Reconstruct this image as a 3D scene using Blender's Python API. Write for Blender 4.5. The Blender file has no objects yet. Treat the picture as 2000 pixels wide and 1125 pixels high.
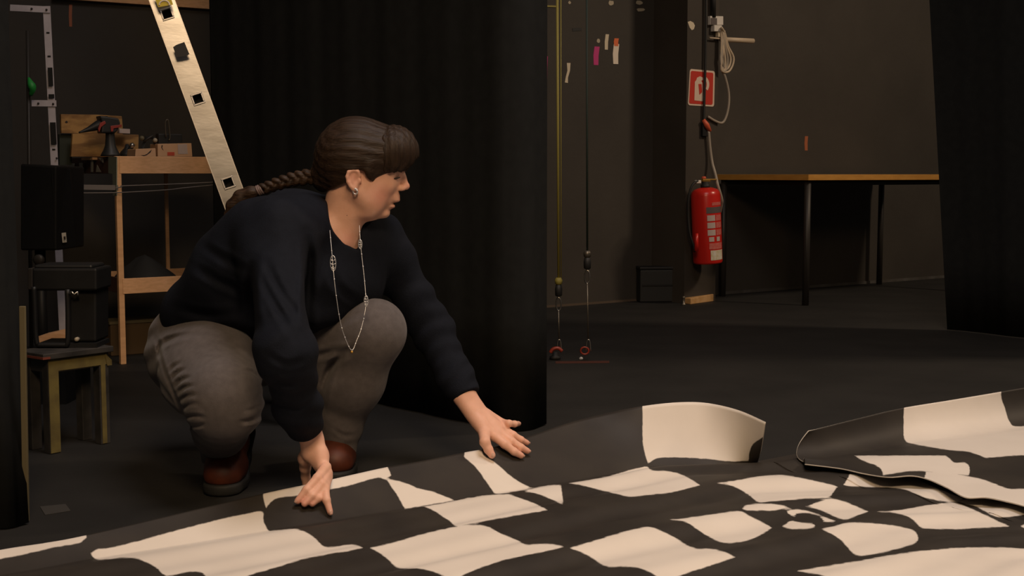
import bpy, bmesh, math, random
import numpy as np
from mathutils import Vector, Matrix
random.seed(7); np.random.seed(7)
scene = bpy.context.scene
C = scene.collection

# ------------------------------------------------------------------ camera
F_PX, CX, CY, CAM_H = 2500.0, 1000.0, 562.5, 0.74
PITCH = math.atan2(222.5, F_PX)
cam_data = bpy.data.cameras.new('camera')
cam_data.sensor_width = 36.0
cam_data.lens = 36.0 * F_PX / 2000.0
cam_data.clip_start = 0.05
cam = bpy.data.objects.new('camera', cam_data)
C.objects.link(cam)
cam.location = (0, 0, CAM_H)
cam.rotation_euler = (math.pi / 2 - PITCH, 0, 0)
scene.camera = cam

# ------------------------------------------------------------------ world, lamps, exposure
scene.view_settings.view_transform = 'Standard'
scene.view_settings.look = 'None'
scene.view_settings.gamma = 1.0
scene.view_settings.use_curve_mapping = False
scene.view_settings.exposure = 0.0
world = bpy.data.worlds.new('world'); scene.world = world
world.use_nodes = True
bg = world.node_tree.nodes['Background']
bg.inputs[0].default_value = (1.0, 0.90, 0.80, 1); bg.inputs[1].default_value = 0.045

def area_lamp(name, loc, target, size, power, color, spread=180):
    d = bpy.data.lights.new(name, 'AREA'); d.shape = 'DISK'; d.size = size
    d.energy = power; d.color = color; d.spread = math.radians(spread)
    o = bpy.data.objects.new(name, d); C.objects.link(o)
    o.location = loc
    o.rotation_euler = (Vector(target) - Vector(loc)).to_track_quat('-Z', 'Y').to_euler()
    return o
area_lamp('stage_work_light', (0.85, 2.2, 4.6), (0.4, 2.8, 0), 2.0, 53, (1.0, 0.86, 0.80), 130)
area_lamp('stage_flood_light', (0.3, -0.9, 3.3), (0.2, 3.1, 0.1), 1.2, 26, (1.0, 0.70, 0.42), 90)
area_lamp('stage_flood_light', (5.6, 5.2, 4.8), (2.0, 7.8, 0.8), 0.8, 132, (1.0, 0.76, 0.54))

# ------------------------------------------------------------------ helpers: pixels to points
ct, st = math.cos(PITCH), math.sin(PITCH)
def ray(px, py):
    a = (px - CX) / F_PX; b = -(py - CY) / F_PX
    return Vector((a, ct + b * st, -st + b * ct))
def P(px, py, Y):                       # point on the ray at depth Y
    r = ray(px, py); return Vector((0, 0, CAM_H)) + r * (Y / r.y)
def G(px, py, h=0.0):                   # point on the ray at height h (things resting on the ground)
    r = ray(px, py); return Vector((0, 0, CAM_H)) + r * ((h - CAM_H) / r.z)
def project(p):                         # numpy (n,3) -> pixel coordinates
    x, y, z = p[:, 0], p[:, 1], p[:, 2] - CAM_H
    zc = y * ct - z * st; yc = y * st + z * ct
    return CX + F_PX * x / zc, CY - F_PX * yc / zc
W0 = G(1075, 600); W1 = G(1838, 543)
WD = (W1 - W0).normalized(); WN = Vector((WD.y, -WD.x, 0))      # along the wall; out of the wall
def WP(px, py, off=0.0):                # point on the rear wall plane, off metres in front of it
    r = ray(px, py); o = Vector((0, 0, CAM_H))
    t = ((W0 + WN * off - o).dot(WN)) / r.dot(WN); return o + r * t

# ------------------------------------------------------------------ helpers: materials
M = {}
def mat(name, col, rough=0.6, col2=None, scale=8.0, bump=0.0, bscale=60.0, metal=0.0, stretch=(1, 1, 1), spec=0.5, detail=4, emit=None, lohi=(0.35, 0.65), sheen=0.0):
    m = bpy.data.materials.new(name); m.use_nodes = True
    nt = m.node_tree; b = nt.nodes['Principled BSDF']
    b.inputs['Roughness'].default_value = rough; b.inputs['Metallic'].default_value = metal
    b.inputs['Specular IOR Level'].default_value = spec
    b.inputs['Base Color'].default_value = (*col, 1)
    if sheen: b.inputs['Sheen Weight'].default_value = sheen
    if col2 or bump:
        tc = nt.nodes.new('ShaderNodeTexCoord'); mp = nt.nodes.new('ShaderNodeMapping')
        mp.inputs['Scale'].default_value = stretch
        nt.links.new(tc.outputs['Object'], mp.inputs[0])
    if col2:
        n = nt.nodes.new('ShaderNodeTexNoise'); n.inputs['Scale'].default_value = scale; n.inputs['Detail'].default_value = detail
        r = nt.nodes.new('ShaderNodeValToRGB')
        r.color_ramp.elements[0].color = (*col, 1); r.color_ramp.elements[1].color = (*col2, 1)
        r.color_ramp.elements[0].position = lohi[0]; r.color_ramp.elements[1].position = lohi[1]
        nt.links.new(mp.outputs[0], n.inputs['Vector']); nt.links.new(n.outputs['Fac'], r.inputs[0])
        nt.links.new(r.outputs[0], b.inputs['Base Color'])
    if bump:
        n2 = nt.nodes.new('ShaderNodeTexNoise'); n2.inputs['Scale'].default_value = bscale; n2.inputs['Detail'].default_value = 3
        bp = nt.nodes.new('ShaderNodeBump'); bp.inputs['Strength'].default_value = bump; bp.inputs['Distance'].default_value = 0.004
        nt.links.new(mp.outputs[0], n2.inputs['Vector']); nt.links.new(n2.outputs['Fac'], bp.inputs['Height'])
        nt.links.new(bp.outputs[0], b.inputs['Normal'])
    M[name] = m; return m

# ------------------------------------------------------------------ helpers: meshes
def link(o, parent=None):
    C.objects.link(o)
    if parent is not None: o.parent = parent
    return o
def tag(o, label, cat, group=None, kind=None):
    o['label'] = label; o['category'] = cat
    if group: o['group'] = group
    if kind: o['kind'] = kind
    return o
def empty(name, loc=(0, 0, 0)):
    o = bpy.data.objects.new(name, None); o.location = loc; o.empty_display_size = 0.1; C.objects.link(o); return o
def adopt(root):                        # parts were built in world space: hang them on the thing's base
    bpy.context.view_layer.update()
def obj(name, bm, material, parent=None, smooth=False, bevel=0.0):
    me = bpy.data.meshes.new(name)
    bmesh.ops.recalc_face_normals(bm, faces=bm.faces)
    bm.to_mesh(me); bm.free()
    return obj_me(name, me, material, parent, smooth, bevel)
def obj_me(name, me, material, parent=None, smooth=False, bevel=0.0):
    if material is not None: me.materials.append(M[material] if isinstance(material, str) else material)
    o = bpy.data.objects.new(name, me); C.objects.link(o)
    if parent is not None:
        o.parent = parent
        off = Vector((0, 0, 0)); q = parent
        while q is not None: off += q.location; q = q.parent
        o.location = -off if parent.parent is None else -off
    if smooth:
        for p in me.polygons: p.use_smooth = True
    if bevel:
        b = o.modifiers.new('bevel', 'BEVEL'); b.width = bevel; b.segments = 2; b.limit_method = 'ANGLE'
    return o
def hexa(bm, c):                        # eight corners: bottom four, top four
    v = [bm.verts.new(p) for p in c]
    for f in ((0, 1, 2, 3), (4, 5, 6, 7), (0, 1, 5, 4), (1, 2, 6, 5), (2, 3, 7, 6), (3, 0, 4, 7)):
        bm.faces.new([v[i] for i in f])
    return bm
def obox(bm, c, ax, ay, az):            # box by centre and three half vectors
    c, ax, ay, az = map(Vector, (c, ax, ay, az))
    return hexa(bm, [c - ax - ay - az, c + ax - ay - az, c + ax + ay - az, c - ax + ay - az,
                     c - ax - ay + az, c + ax - ay + az, c + ax + ay + az, c - ax + ay + az])
def NB(): return bmesh.new()
def tube(bm, pts, r, seg=8, close=False):
    pts = [Vector(p) for p in pts]; n = len(pts)
    rs = r if isinstance(r, (list, tuple)) else [r] * n
    rings = []
    up = Vector((0.13, 0.31, 0.94)).normalized()
    for i, p in enumerate(pts):
        a = pts[max(i - 1, 0)]; b = pts[min(i + 1, n - 1)]
        if close: a = pts[i - 1]; b = pts[(i + 1) % n]
        t = (b - a).normalized()
        u = t.cross(up)
        if u.length < 0.05: u = t.cross(Vector((1, 0, 0)))
        u.normalize(); w = t.cross(u)
        rings.append([bm.verts.new(p + (u * math.cos(2 * math.pi * k / seg) + w * math.sin(2 * math.pi * k / seg)) * rs[i]) for k in range(seg)])
    m = n if close else n - 1
    for i in range(m):
        A, B = rings[i], rings[(i + 1) % n]
        for k in range(seg): bm.faces.new((A[k], A[(k + 1) % seg], B[(k + 1) % seg], B[k]))
    if not close:
        bm.faces.new(rings[0]); bm.faces.new(rings[-1][::-1])
    return bm
def lathe(bm, base, axis, prof, seg=24):
    base = Vector(base); axis = Vector(axis).normalized()
    u = axis.orthogonal().normalized(); w = axis.cross(u); rings = []
    for h, r in prof:
        rings.append([bm.verts.new(base + axis * h + (u * math.cos(2 * math.pi * k / seg) + w * math.sin(2 * math.pi * k / seg)) * max(r, 1e-4)) for k in range(seg)])
    for A, B in zip(rings, rings[1:]):
        for k in range(seg): bm.faces.new((A[k], A[(k + 1) % seg], B[(k + 1) % seg], B[k]))
    bm.faces.new(rings[0]); bm.faces.new(rings[-1][::-1]); return bm
def prism(bm, pts, vec):                # polygon (3D points) extruded by vec
    a = [bm.verts.new(p) for p in pts]; b = [bm.verts.new(Vector(p) + Vector(vec)) for p in pts]
    bm.faces.new(a); bm.faces.new(b[::-1])
    for i in range(len(a)):
        j = (i + 1) % len(a); bm.faces.new((a[i], b[i], b[j], a[j]))
    return bm
def spline(pts, n):                     # Catmull-Rom through points
    pts = [Vector(p) for p in pts]; out = []
    m = len(pts) - 1
    for i in range(n):
        s = i / (n - 1) * m; k = min(int(s), m - 1); t = s - k
        p0, p1, p2, p3 = pts[max(k - 1, 0)], pts[k], pts[k + 1], pts[min(k + 2, m)]
        out.append(0.5 * ((2 * p1) + (p2 - p0) * t + (2 * p0 - 5 * p1 + 4 * p2 - p3) * t * t + (3 * p1 - p0 - 3 * p2 + p3) * t ** 3))
    return out

# ------------------------------------------------------------------ materials
mat('floor_black', (0.0145, 0.0140, 0.0130), 0.72, (0.0205, 0.0195, 0.0180), 3.0, 0.15, 40, spec=0.3)
mat('wall_black', (0.037, 0.031, 0.0245), 0.75, (0.046, 0.039, 0.031), 2.2, 0.25, 25)
mat('pillar_black', (0.038, 0.030, 0.022), 0.75, (0.048, 0.038, 0.028), 3.0, 0.2, 30)
mat('base_strip', (0.09, 0.085, 0.08), 0.7, (0.045, 0.038, 0.03), 6.0)
mat('velvet', (0.0150, 0.0160, 0.0165), 0.95, (0.0175, 0.0186, 0.0190), 30.0, spec=0.05)
mat('pine', (0.62, 0.35, 0.17), 0.5, (0.72, 0.42, 0.21), 6.0, stretch=(1, 1, 9))
mat('pine_board', (0.66, 0.37, 0.18), 0.5, (0.76, 0.44, 0.23), 6.0, stretch=(6, 6, 22))
mat('table_edge', (0.50, 0.24, 0.045), 0.45, (0.58, 0.29, 0.06), 12.0, stretch=(1, 1, 6))
mat('table_top', (0.34, 0.20, 0.07), 0.5, (0.40, 0.24, 0.09), 9.0)
mat('steel_black', (0.011, 0.011, 0.011), 0.5, spec=0.4)
mat('leg_grey', (0.028, 0.024, 0.02), 0.5, metal=0.1)
mat('aluminium', (0.56, 0.54, 0.51), 0.30, (0.46, 0.44, 0.41), 14.0, 0.02, 50, metal=1.0, stretch=(1, 1, 3))
mat('aluminium_edge', (0.55, 0.52, 0.48), 0.4, metal=1.0)
mat('hole_black', (0.006, 0.006, 0.006), 0.9)
mat('tape_black', (0.010, 0.010, 0.010), 0.55)
mat('label_yellow', (0.60, 0.46, 0.03), 0.5)
mat('white_metal', (0.62, 0.58, 0.62), 0.5, (0.52, 0.48, 0.52), 20)
mat('plastic_black', (0.009, 0.009, 0.009), 0.55, (0.011, 0.011, 0.011), 30, spec=0.3)
mat('sticker', (0.62, 0.58, 0.48), 0.6)
mat('stool_black', (0.020, 0.019, 0.018), 0.6, (0.05, 0.045, 0.04), 18.0)
mat('stool_yellow', (0.19, 0.15, 0.045), 0.6, (0.13, 0.10, 0.034), 22.0)
mat('worn_red', (0.20, 0.05, 0.03), 0.6)
mat('extinguisher_red', (0.62, 0.020, 0.012), 0.28)
mat('label_pink', (0.62, 0.17, 0.14), 0.5, (0.55, 0.10, 0.08), 90.0)
mat('label_white', (0.70, 0.66, 0.58), 0.5, (0.58, 0.50, 0.30), 60.0)
mat('label_grey', (0.11, 0.09, 0.085), 0.5)
mat('brass', (0.62, 0.36, 0.08), 0.35, metal=0.8)
mat('rubber', (0.014, 0.014, 0.013), 0.6)
mat('sign_red', (0.55, 0.035, 0.018), 0.45)
mat('sign_white', (0.72, 0.56, 0.44), 0.5)
mat('cable_grey', (0.36, 0.31, 0.25), 0.5)
mat('cable_cream', (0.58, 0.47, 0.34), 0.5)
mat('plate_white', (0.72, 0.68, 0.62), 0.45)
mat('orange_red', (0.70, 0.12, 0.05), 0.5)
mat('wood_wedge', (0.50, 0.28, 0.10), 0.6, (0.60, 0.36, 0.16), 30.0)
mat('tape_pink', (0.55, 0.035, 0.20), 0.5)
mat('tape_cream', (0.66, 0.57, 0.42), 0.6)
mat('tape_white', (0.80, 0.70, 0.58), 0.6)
mat('tape_orange', (0.75, 0.16, 0.05), 0.5)
mat('tape_orange_dull', (0.36, 0.11, 0.045), 0.55)
mat('rope_yellow', (0.26, 0.22, 0.045), 0.6)
mat('rope_green', (0.012, 0.024, 0.018), 0.7)
mat('chrome', (0.5, 0.48, 0.44), 0.3, metal=1.0)
mat('wire', (0.16, 0.14, 0.11), 0.4, metal=0.7)
mat('red_steel', (0.26, 0.03, 0.014), 0.45)
mat('plywood', (0.42, 0.235, 0.075), 0.6, (0.24, 0.12, 0.035), 2.6, stretch=(3, 3, 10), lohi=(0.46, 0.57))
mat('cardboard', (0.60, 0.36, 0.20), 0.7, (0.66, 0.40, 0.23), 10)
mat('mark_red', (0.55, 0.07, 0.03), 0.6)
mat('mark_black', (0.03, 0.02, 0.015), 0.7)
mat('paper_label', (0.52, 0.42, 0.38), 0.6)
mat('drill_red', (0.30, 0.04, 0.03), 0.45)
mat('drill_black', (0.016, 0.017, 0.017), 0.5)
mat('glass_clear', (0.35, 0.34, 0.32), 0.15)
mat('board_green', (0.20, 0.23, 0.18), 0.6)
mat('board_maroon', (0.075, 0.035, 0.022), 0.6)
mat('letter_grey', (0.34, 0.33, 0.28), 0.6)
mat('bar_grey', (0.20, 0.18, 0.17), 0.5)
mat('cloth_black', (0.012, 0.012, 0.011), 0.85)
mat('batten_olive', (0.14, 0.115, 0.06), 0.6)
mat('carton_brown', (0.10, 0.06, 0.025), 0.7)
mat('green_plastic', (0.02, 0.30, 0.05), 0.5)
mat('grey_tape', (0.05, 0.048, 0.045), 0.5)
mat('chip_pale', (0.42, 0.36, 0.26), 0.7)

# ================================================================== setting
bm = NB(); obox(bm, (0, 4.5, -0.05), (7, 0, 0), (0, 8, 0), (0, 0, 0.05))
fl = obj('floor', bm, 'floor_black'); fl['kind'] = 'structure'; fl['label'] = 'dull black painted stage floor'
bm = NB()
wa, wb = W0 - WD * 5.5, W0 + WD * 6.5
mid = (wa + wb) / 2 - WN * 0.08
obox(bm, mid + Vector((0, 0, 2.6)), WD * 6.0, WN * 0.08, (0, 0, 2.6))
wl = obj('wall_back', bm, 'wall_black'); wl['kind'] = 'structure'; wl['label'] = 'black painted rear wall with tape marks'
# pilaster carrying the fire sign
pa = G(1336, 593); pb_ = pa + WD * 0.245
dep = (pa - W0).dot(WN)
bm = NB(); cc = (pa + pb_) / 2 - WN * dep / 2
obox(bm, cc + Vector((0, 0, 2.6)), WD * 0.1225, WN * dep / 2, (0, 0, 2.6))
pl = obj('wall_pillar', bm, 'pillar_black'); pl['kind'] = 'structure'; pl['label'] = 'narrow black wall pillar carrying the fire sign'
def PP(px, py, off=0.0): return WP(px, py, dep + off)            # point on the pillar face
# skirting strips at the foot of the wall
def skirting(name, p0, p1, h, m):
    a = G(*p0); b = G(*p1); bm = NB(); a = a + WN * 0.004; b = b + WN * 0.004
    obox(bm, (a + b) / 2 + Vector((0, 0, h / 2)), (b - a) / 2, WN * 0.006, (0, 0, h / 2))
    o = obj(name, bm, m); o['kind'] = 'structure'; return o
skirting('baseboard_back', (1412, 574.8), (2100, 523.4), 0.018, 'base_strip')
mat('strip_brown', (0.085, 0.06, 0.04), 0.7)
skirting('baseboard_left', (700, 628), (1250, 586.9), 0.012, 'strip_brown')
# wooden rail high on the wall at the left
bm = NB(); a = WP(100, -2, 0.02); b = WP(440, 21, 0.02)
prism(bm, [WP(100, -24, 0), WP(440, -4, 0), WP(440, 21, 0), WP(100, -2, 0)], WN * 0.03)
rl = obj('trim_1', bm, 'pine_board'); rl['kind'] = 'structure'; rl['label'] = 'pine rail fixed along the top of the wall'

# ---- tape marks and chips on the wall
def wall_poly(name, pts, m, label, cat, off=0.0, th=0.0012, fn=WP, group=None):
    bm = NB(); prism(bm, [fn(x, y, off) for x, y in pts], WN * th)
    return tag(obj(name, bm, m), label, cat, group)
def strip(cx0, cy0, cx1, cy1, w):
    d = Vector((cx1 - cx0, cy1 - cy0)).normalized(); n = Vector((-d.y, d.x)) * w / 2
    a, b = Vector((cx0, cy0)), Vector((cx1, cy1)); m = (a + b) / 2 + n * 0.25
    return [tuple(a - n), tuple(a + n), tuple(m + n), tuple(b + n * 0.9), tuple(b - n * 0.9), tuple(m - n)]
TG = 'strips of tape stuck to the black wall'
wall_poly('tape_strip', strip(1166, 91, 1164, 127, 10), 'tape_pink', 'short magenta tape strip between the green rope and the white tape', 'tape', group=TG)
wall_poly('tape_strip', strip(1186, 67, 1184, 97, 6.5), 'tape_cream', 'narrow cream tape strip just right of the magenta one', 'tape', group=TG)
wt = empty('tape_strip', WP(1203, 100)); tag(wt, 'white tape strip with an orange upper end on the wall', 'tape', TG)
bm = NB(); prism(bm, [WP(x, y) for x, y in strip(1204, 86, 1202.5, 125, 10.5)], WN * 0.0012); obj('white_tape', bm, 'tape_white', wt)
bm = NB(); prism(bm, [WP(x, y) for x, y in strip(1204, 75, 1203.5, 90, 8.5)], WN * 0.002); obj('orange_tape', bm, 'tape_orange', wt)
bm = NB(); prism(bm, [WP(x, y) for x, y in [(1107, 123), (1114, 123), (1113, 138), (1109, 152), (1109, 162), (1103, 161), (1105, 150), (1108, 138)]], WN * 0.0012)
tag(obj('tape_strip', bm, 'tape_cream'), 'crooked cream tape strip beside the yellow rope', 'tape', TG)
wall_poly('tape_strip', strip(1068, 110, 1067, 156, 3.5), 'tape_pink', 'thin magenta tape strip at the edge of the black curtain', 'tape', group=TG)
wall_poly('tape_strip', strip(138, 9, 138, 52, 6), 'tape_orange_dull', 'dull orange tape strip high on the wall left of the ladder', 'tape', group=TG)
wall_poly('tape_strip', strip(1575, 266, 1574.5, 294, 6), 'tape_orange_dull', 'short orange tape strip on the wall above the table', 'tape', group=TG)
def blob(px, py, rx, ry, n=9, j=0.25):
    return [(px + rx * math.cos(6.283 * k / n) * (1 + random.uniform(-j, j)), py + ry * math.sin(6.283 * k / n) * (1 + random.uniform(-j, j))) for k in range(n)]
for px, py, rx, ry, lb in ((1193, 6, 6, 5, 'pale paint chip at the top of the wall above the white tape'),
                          (1248, 5, 7, 5, 'pale paint chip at the top of the wall left of the pillar'),
                          (1251, 19, 8, 3.5, 'lower pale paint smear at the top of the wall left of the pillar'),
                          (1169, 80, 3.5, 4, 'small pale chip just above the magenta tape strip'),
                          (1112, 5, 3, 3, 'tiny pale chip at the top beside the yellow rope')):
    wall_poly('paint_chip', blob(px, py, rx, ry), 'chip_pale', lb, 'paint chip', group='pale chips in the black wall paint')
wall_poly('paint_chip', [(1343, 43), (1348, 41), (1354, 44), (1357, 50), (1355, 57), (1351, 59), (1347, 54)], 'tape_cream', 'cream leaf-shaped patch on the pillar above the fire sign', 'paint chip', fn=PP, group='pale chips in the black wall paint')
bm = NB(); prism(bm, [WP(1118, 55), WP(1136, 54), WP(1136, 60), WP(1118, 61)], WN * 0.002)
tag(obj('tape_strip', bm, 'tape_black'), 'black tape scrap on the wall right of the yellow rope', 'tape', TG)

# ---- fire sign on the pillar
sg = empty('fire_sign', PP(1369, 205)); tag(sg, 'red fire extinguisher sign with pale border and pictogram on the pillar', 'sign')
def sign_poly(name, pts, m, off, th=0.0015):
    bm = NB(); prism(bm, [PP(x, y, off) for x, y in pts], WN * th); return obj(name, bm, m, sg)
def rrect(pts, r=0.09):
    out = []
    n = len(pts)
    for i in range(n):
        p = Vector(pts[i]); a = Vector(pts[i - 1]); b = Vector(pts[(i + 1) % n])
        for t in (0, 0.5, 1):
            q1 = p + (a - p) * r; q2 = p + (b - p) * r
            c = q1.lerp(q2, t); c = c.lerp(p, 0.35 if t == 0.5 else 0)
            out.append(tuple(c))
    return out
S4 = [(1347, 134.5), (1395.5, 139), (1394, 208.5), (1343, 205.5)]
sign_poly('sign_plate', rrect(S4, 0.06), 'sign_white', 0.0, 0.003)
ctr = Vector((1369.7, 172))
sign_poly('sign_face', rrect([tuple(ctr + (Vector(p) - ctr) * 0.90) for p in S4], 0.05), 'sign_red', 0.003)
sign_poly('pictogram', [(1357, 160), (1360, 156), (1361, 152), (1367, 149), (1373, 152), (1373, 156), (1369, 158), (1372, 162), (1373, 198), (1356, 196)], 'sign_white', 0.0045)
sign_poly('pictogram', [(1364, 164), (1370, 164), (1371, 180), (1366, 185)], 'sign_red', 0.006)
arc = [(1374 + 11 * math.sin(a), 165 - 16 * math.cos(a)) for a in np.linspace(0.3, 2.4, 9)]
arc += [(1374 + 6 * math.sin(a), 165 - 11 * math.cos(a)) for a in np.linspace(2.4, 0.3, 9)]
sign_poly('pictogram', arc, 'sign_white', 0.0045)

# ---- black conduit running down the pillar, in front of the sign
bm = NB(); tube(bm, spline([PP(1379, -40, 0.014), PP(1378, 100, 0.014), PP(1376, 180, 0.014), PP(1374.5, 235, 0.012), PP(1375, 262, 0.012)], 20), 0.0075)
tag(obj('black_cable', bm, 'rubber', smooth=True), 'black cable running down the pillar across the fire sign', 'cable')
bm = NB(); tube(bm, [PP(1393, -40, 0.016), PP(1393, 34, 0.016)], 0.016)
tag(obj('conduit', bm, 'rubber', smooth=True), 'thick black conduit above the white switch plate', 'conduit')
# switch, cable bundle, peg
sw = empty('wall_switch', PP(1395, 76)); tag(sw, 'white wall socket with a second cream switch hanging below it', 'switch')
def pbox(name, x0, y0, x1, y1, off, th, m, parent, bev=0.002):
    bm = NB(); prism(bm, [PP(x0, y0, off), PP(x1, y0 + 0.5, off), PP(x1, y1 + 0.5, off), PP(x0, y1, off)], WN * th)
    return obj(name, bm, m, parent, bevel=bev)
pbox('socket_plate', 1382, 32, 1407.5, 49, 0.0, 0.022, 'plate_white', sw)
pbox('socket_recess', 1388, 35, 1400, 48, 0.022, 0.002, 'label_grey', sw, 0)
pbox('switch_body', 1388, 50, 1403, 62, 0.0, 0.03, 'plate_white', sw)
pbox('switch_body', 1397, 60, 1411, 73, 0.0, 0.025, 'tape_cream', sw)
bm = NB(); tube(bm, [PP(1386, 74, 0.02), PP(1411, 76, 0.02)], 0.005); obj('bracket', bm, 'cable_cream', sw, True)
bm = NB(); a = WP(1418, 79, dep + 0.02); b = WP(1470, 80, dep + 0.0)
tube(bm, [PP(1408, 77, 0.012), PP(1471, 80, 0.012)], 0.0145, 12)
tag(obj('wall_peg', bm, 'cable_cream', smooth=True), 'cream round tube sticking out sideways beside the white socket', 'tube')
cb = empty('cable_bundle', PP(1412, 140)); tag(cb, 'coiled bundle of pale cables hanging from the wall socket', 'cable')
for k, (dx, dy, w) in enumerate(((0, 0, 0), (3, 1, 2), (6, -2, 5), (-3, -4, -2), (9, 3, 8))):
    bm = NB(); tube(bm, spline([PP(1407 + k * 0.6, 54, 0.03 + 0.004 * k), PP(1412 + k, 66, 0.034), PP(1413 + dx, 90, 0.03), PP(1416 + dx + w, 115, 0.03), PP(1416 + w, 136 + dy, 0.03), PP(1409, 134 + dy, 0.028), PP(1408 + dx * .3, 110, 0.028), PP(1409 + k, 80, 0.03), PP(1409 + k, 60, 0.028)], 40), 0.0065)
    obj('cable_loop', bm, 'cable_grey' if k % 2 else 'cable_cream', cb, True)
bm = NB(); tube(bm, spline([PP(1408, 134, 0.02), PP(1416, 150, 0.02), PP(1423, 180, 0.02), PP(1423, 205, 0.02), PP(1418, 228, 0.016), PP(1410, 240, 0.012), PP(1396, 236, 0.01), PP(1383, 228, 0.01)], 36), 0.0075)
tag(obj('grey_cable', bm, 'cable_grey', smooth=True), 'grey cable arcing down from the bundle beside the fire sign', 'cable')
# red plug at the end, cable down in front of the extinguisher
pg = empty('cable_plug', PP(1382, 262)); tag(pg, 'orange red cable plug with black box below the fire sign', 'plug')
bm = NB(); tube(bm, [PP(1374, 234, 0.02), PP(1380, 244, 0.024), PP(1386, 256, 0.02)], [0.010, 0.016, 0.012], 10); obj('plug_body', bm, 'orange_red', pg, True)
pbox('junction_box', 1368, 240, 1380, 266, 0.0, 0.02, 'plastic_black', pg)
bm = NB(); tube(bm, spline([PP(1384, 256, 0.02), PP(1387, 290, 0.02), PP(1391, 318, 0.03), PP(1397, 340, 0.06), PP(1402, 362, 0.1), PP(1409.5, 388, 0.1), PP(1409, 400, 0.08), PP(1406, 415, 0.05)], 40), 0.0085)
tag(obj('grey_cable', bm, 'cable_grey', smooth=True), 'grey cable hanging from the orange plug past the red extinguisher', 'cable')

# ---- fire extinguisher (hangs on the pillar, slightly tilted)
ex = empty('fire_extinguisher', PP(1382, 516)); tag(ex, 'red fire extinguisher with pink label hanging on the pillar', 'fire extinguisher')
eb = PP(1382.5, 514, 0.095); et = PP(1377.5, 366, 0.095)
ax = (et - eb); EL = ax.length; ax.normalize(); ER = 0.0835
bm = NB(); lathe(bm, eb, ax, [(0, ER * 0.9), (0.004, ER * 0.97), (0.012, ER), (EL - 0.045, ER), (EL - 0.025, ER * 0.94), (EL - 0.012, ER * 0.8), (EL - 0.003, ER * 0.5), (EL, ER * 0.3)], 40)
obj('cylinder', bm, 'extinguisher_red', ex, True)
def curved_label(name, h0, h1, a0, a1, m, rr=0.0012):
    # angles measured from the direction to the camera, positive to the right
    tocam = Vector((-eb.x, -eb.y, 0)).normalized(); tocam = (tocam - ax * tocam.dot(ax)).normalized(); side = ax.cross(tocam) * -1
    if side.x < 0: side = -side
    bm = NB(); n = 12; rows = []
    for r in (ER + 0.0002, ER + rr):
        for h in (h0, h1):
            rows.append([bm.verts.new(eb + ax * h + (tocam * math.cos(a0 + (a1 - a0) * k / n) + side * math.sin(a0 + (a1 - a0) * k / n)) * r) for k in range(n + 1)])
    for k in range(n): bm.faces.new((rows[2][k], rows[2][k + 1], rows[3][k + 1], rows[3][k]))
    return obj(name, bm, m, ex, True)
curved_label('label_block', EL * 0.77, EL * 0.81, 0.42, 1.3, 'label_pink')
curved_label('label_band', EL * 0.67, EL * 0.75, 0.02, 1.35, 'label_grey')
for r in range(3):
    curved_label('label_block', EL * (0.57 - 0.095 * r), EL * (0.645 - 0.095 * r), 0.06, 0.62, 'paper_label')
    curved_label('label_block', EL * (0.57 - 0.095 * r), EL * (0.645 - 0.095 * r), 0.68, 1.25, 'label_pink')
curved_label('label_block', EL * 0.30, EL * 0.36, 0.14, 0.5, 'paper_label')
curved_label('label_block', EL * 0.30, EL * 0.36, 0.7, 1.0, 'paper_label')
curved_label('label_block', EL * 0.20, EL * 0.28, 0.14, 1.25, 'label_pink')
curved_label('inspection_sticker', EL * 0.055, EL * 0.185, 0.22, 1.3, 'label_white')
bm = NB(); lathe(bm, eb + ax * (EL - 0.004), ax, [(0, 0.026), (0.02, 0.026), (0.022, 0.02), (0.036, 0.02)], 20); obj('valve_neck', bm, 'rubber', ex, True)
vt = eb + ax * (EL + 0.036)
bm = NB(); obox(bm, vt + WD * 0.005 + Vector((0, 0, 0.004)), WD * 0.028, WN * 0.011, (0, 0, 0.008)); obj('valve_head', bm, 'brass', ex, bevel=0.003)
bm = NB(); lathe(bm, vt - WD * 0.010 + Vector((0, 0, 0.012)), (0, 0, 1), [(0, 0.012), (0.008, 0.013), (0.014, 0.009)], 14); obj('valve_cap', bm, 'orange_red', ex, True)
bm = NB(); obox(bm, vt + WD * 0.05 + Vector((0, 0, 0.008)), WD * 0.035, WN * 0.008, (0, 0, 0.004)); obj('lever', bm, 'brass', ex, bevel=0.002)
bm = NB(); obox(bm, vt - WD * 0.055 + Vector((0, 0, -0.004)), WD * 0.018, WN * 0.009, (0, 0, 0.009)); obj('hose_fitting', bm, 'plate_white', ex, bevel=0.003)
hp = [PP(1363, 353, 0.10), PP(1352, 362, 0.10), PP(1345, 385, 0.09), PP(1344, 420, 0.08), PP(1347, 455, 0.08), PP(1354, 478, 0.085), PP(1357, 492, 0.09)]
bm = NB(); tube(bm, spline(hp, 36), 0.0065); obj('hose', bm, 'rubber', ex, True)
bm = NB(); tube(bm, [PP(1361, 456, 0.172), PP(1360, 490, 0.165)], [0.008, 0.013], 10); obj('nozzle', bm, 'extinguisher_red', ex, True)
bm = NB(); obox(bm, eb + ax * 0.24 - WN * (ER + 0.005), WD * 0.03, WN * 0.008, (0, 0, 0.12)); obj('wall_bracket', bm, 'rubber', ex)

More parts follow.
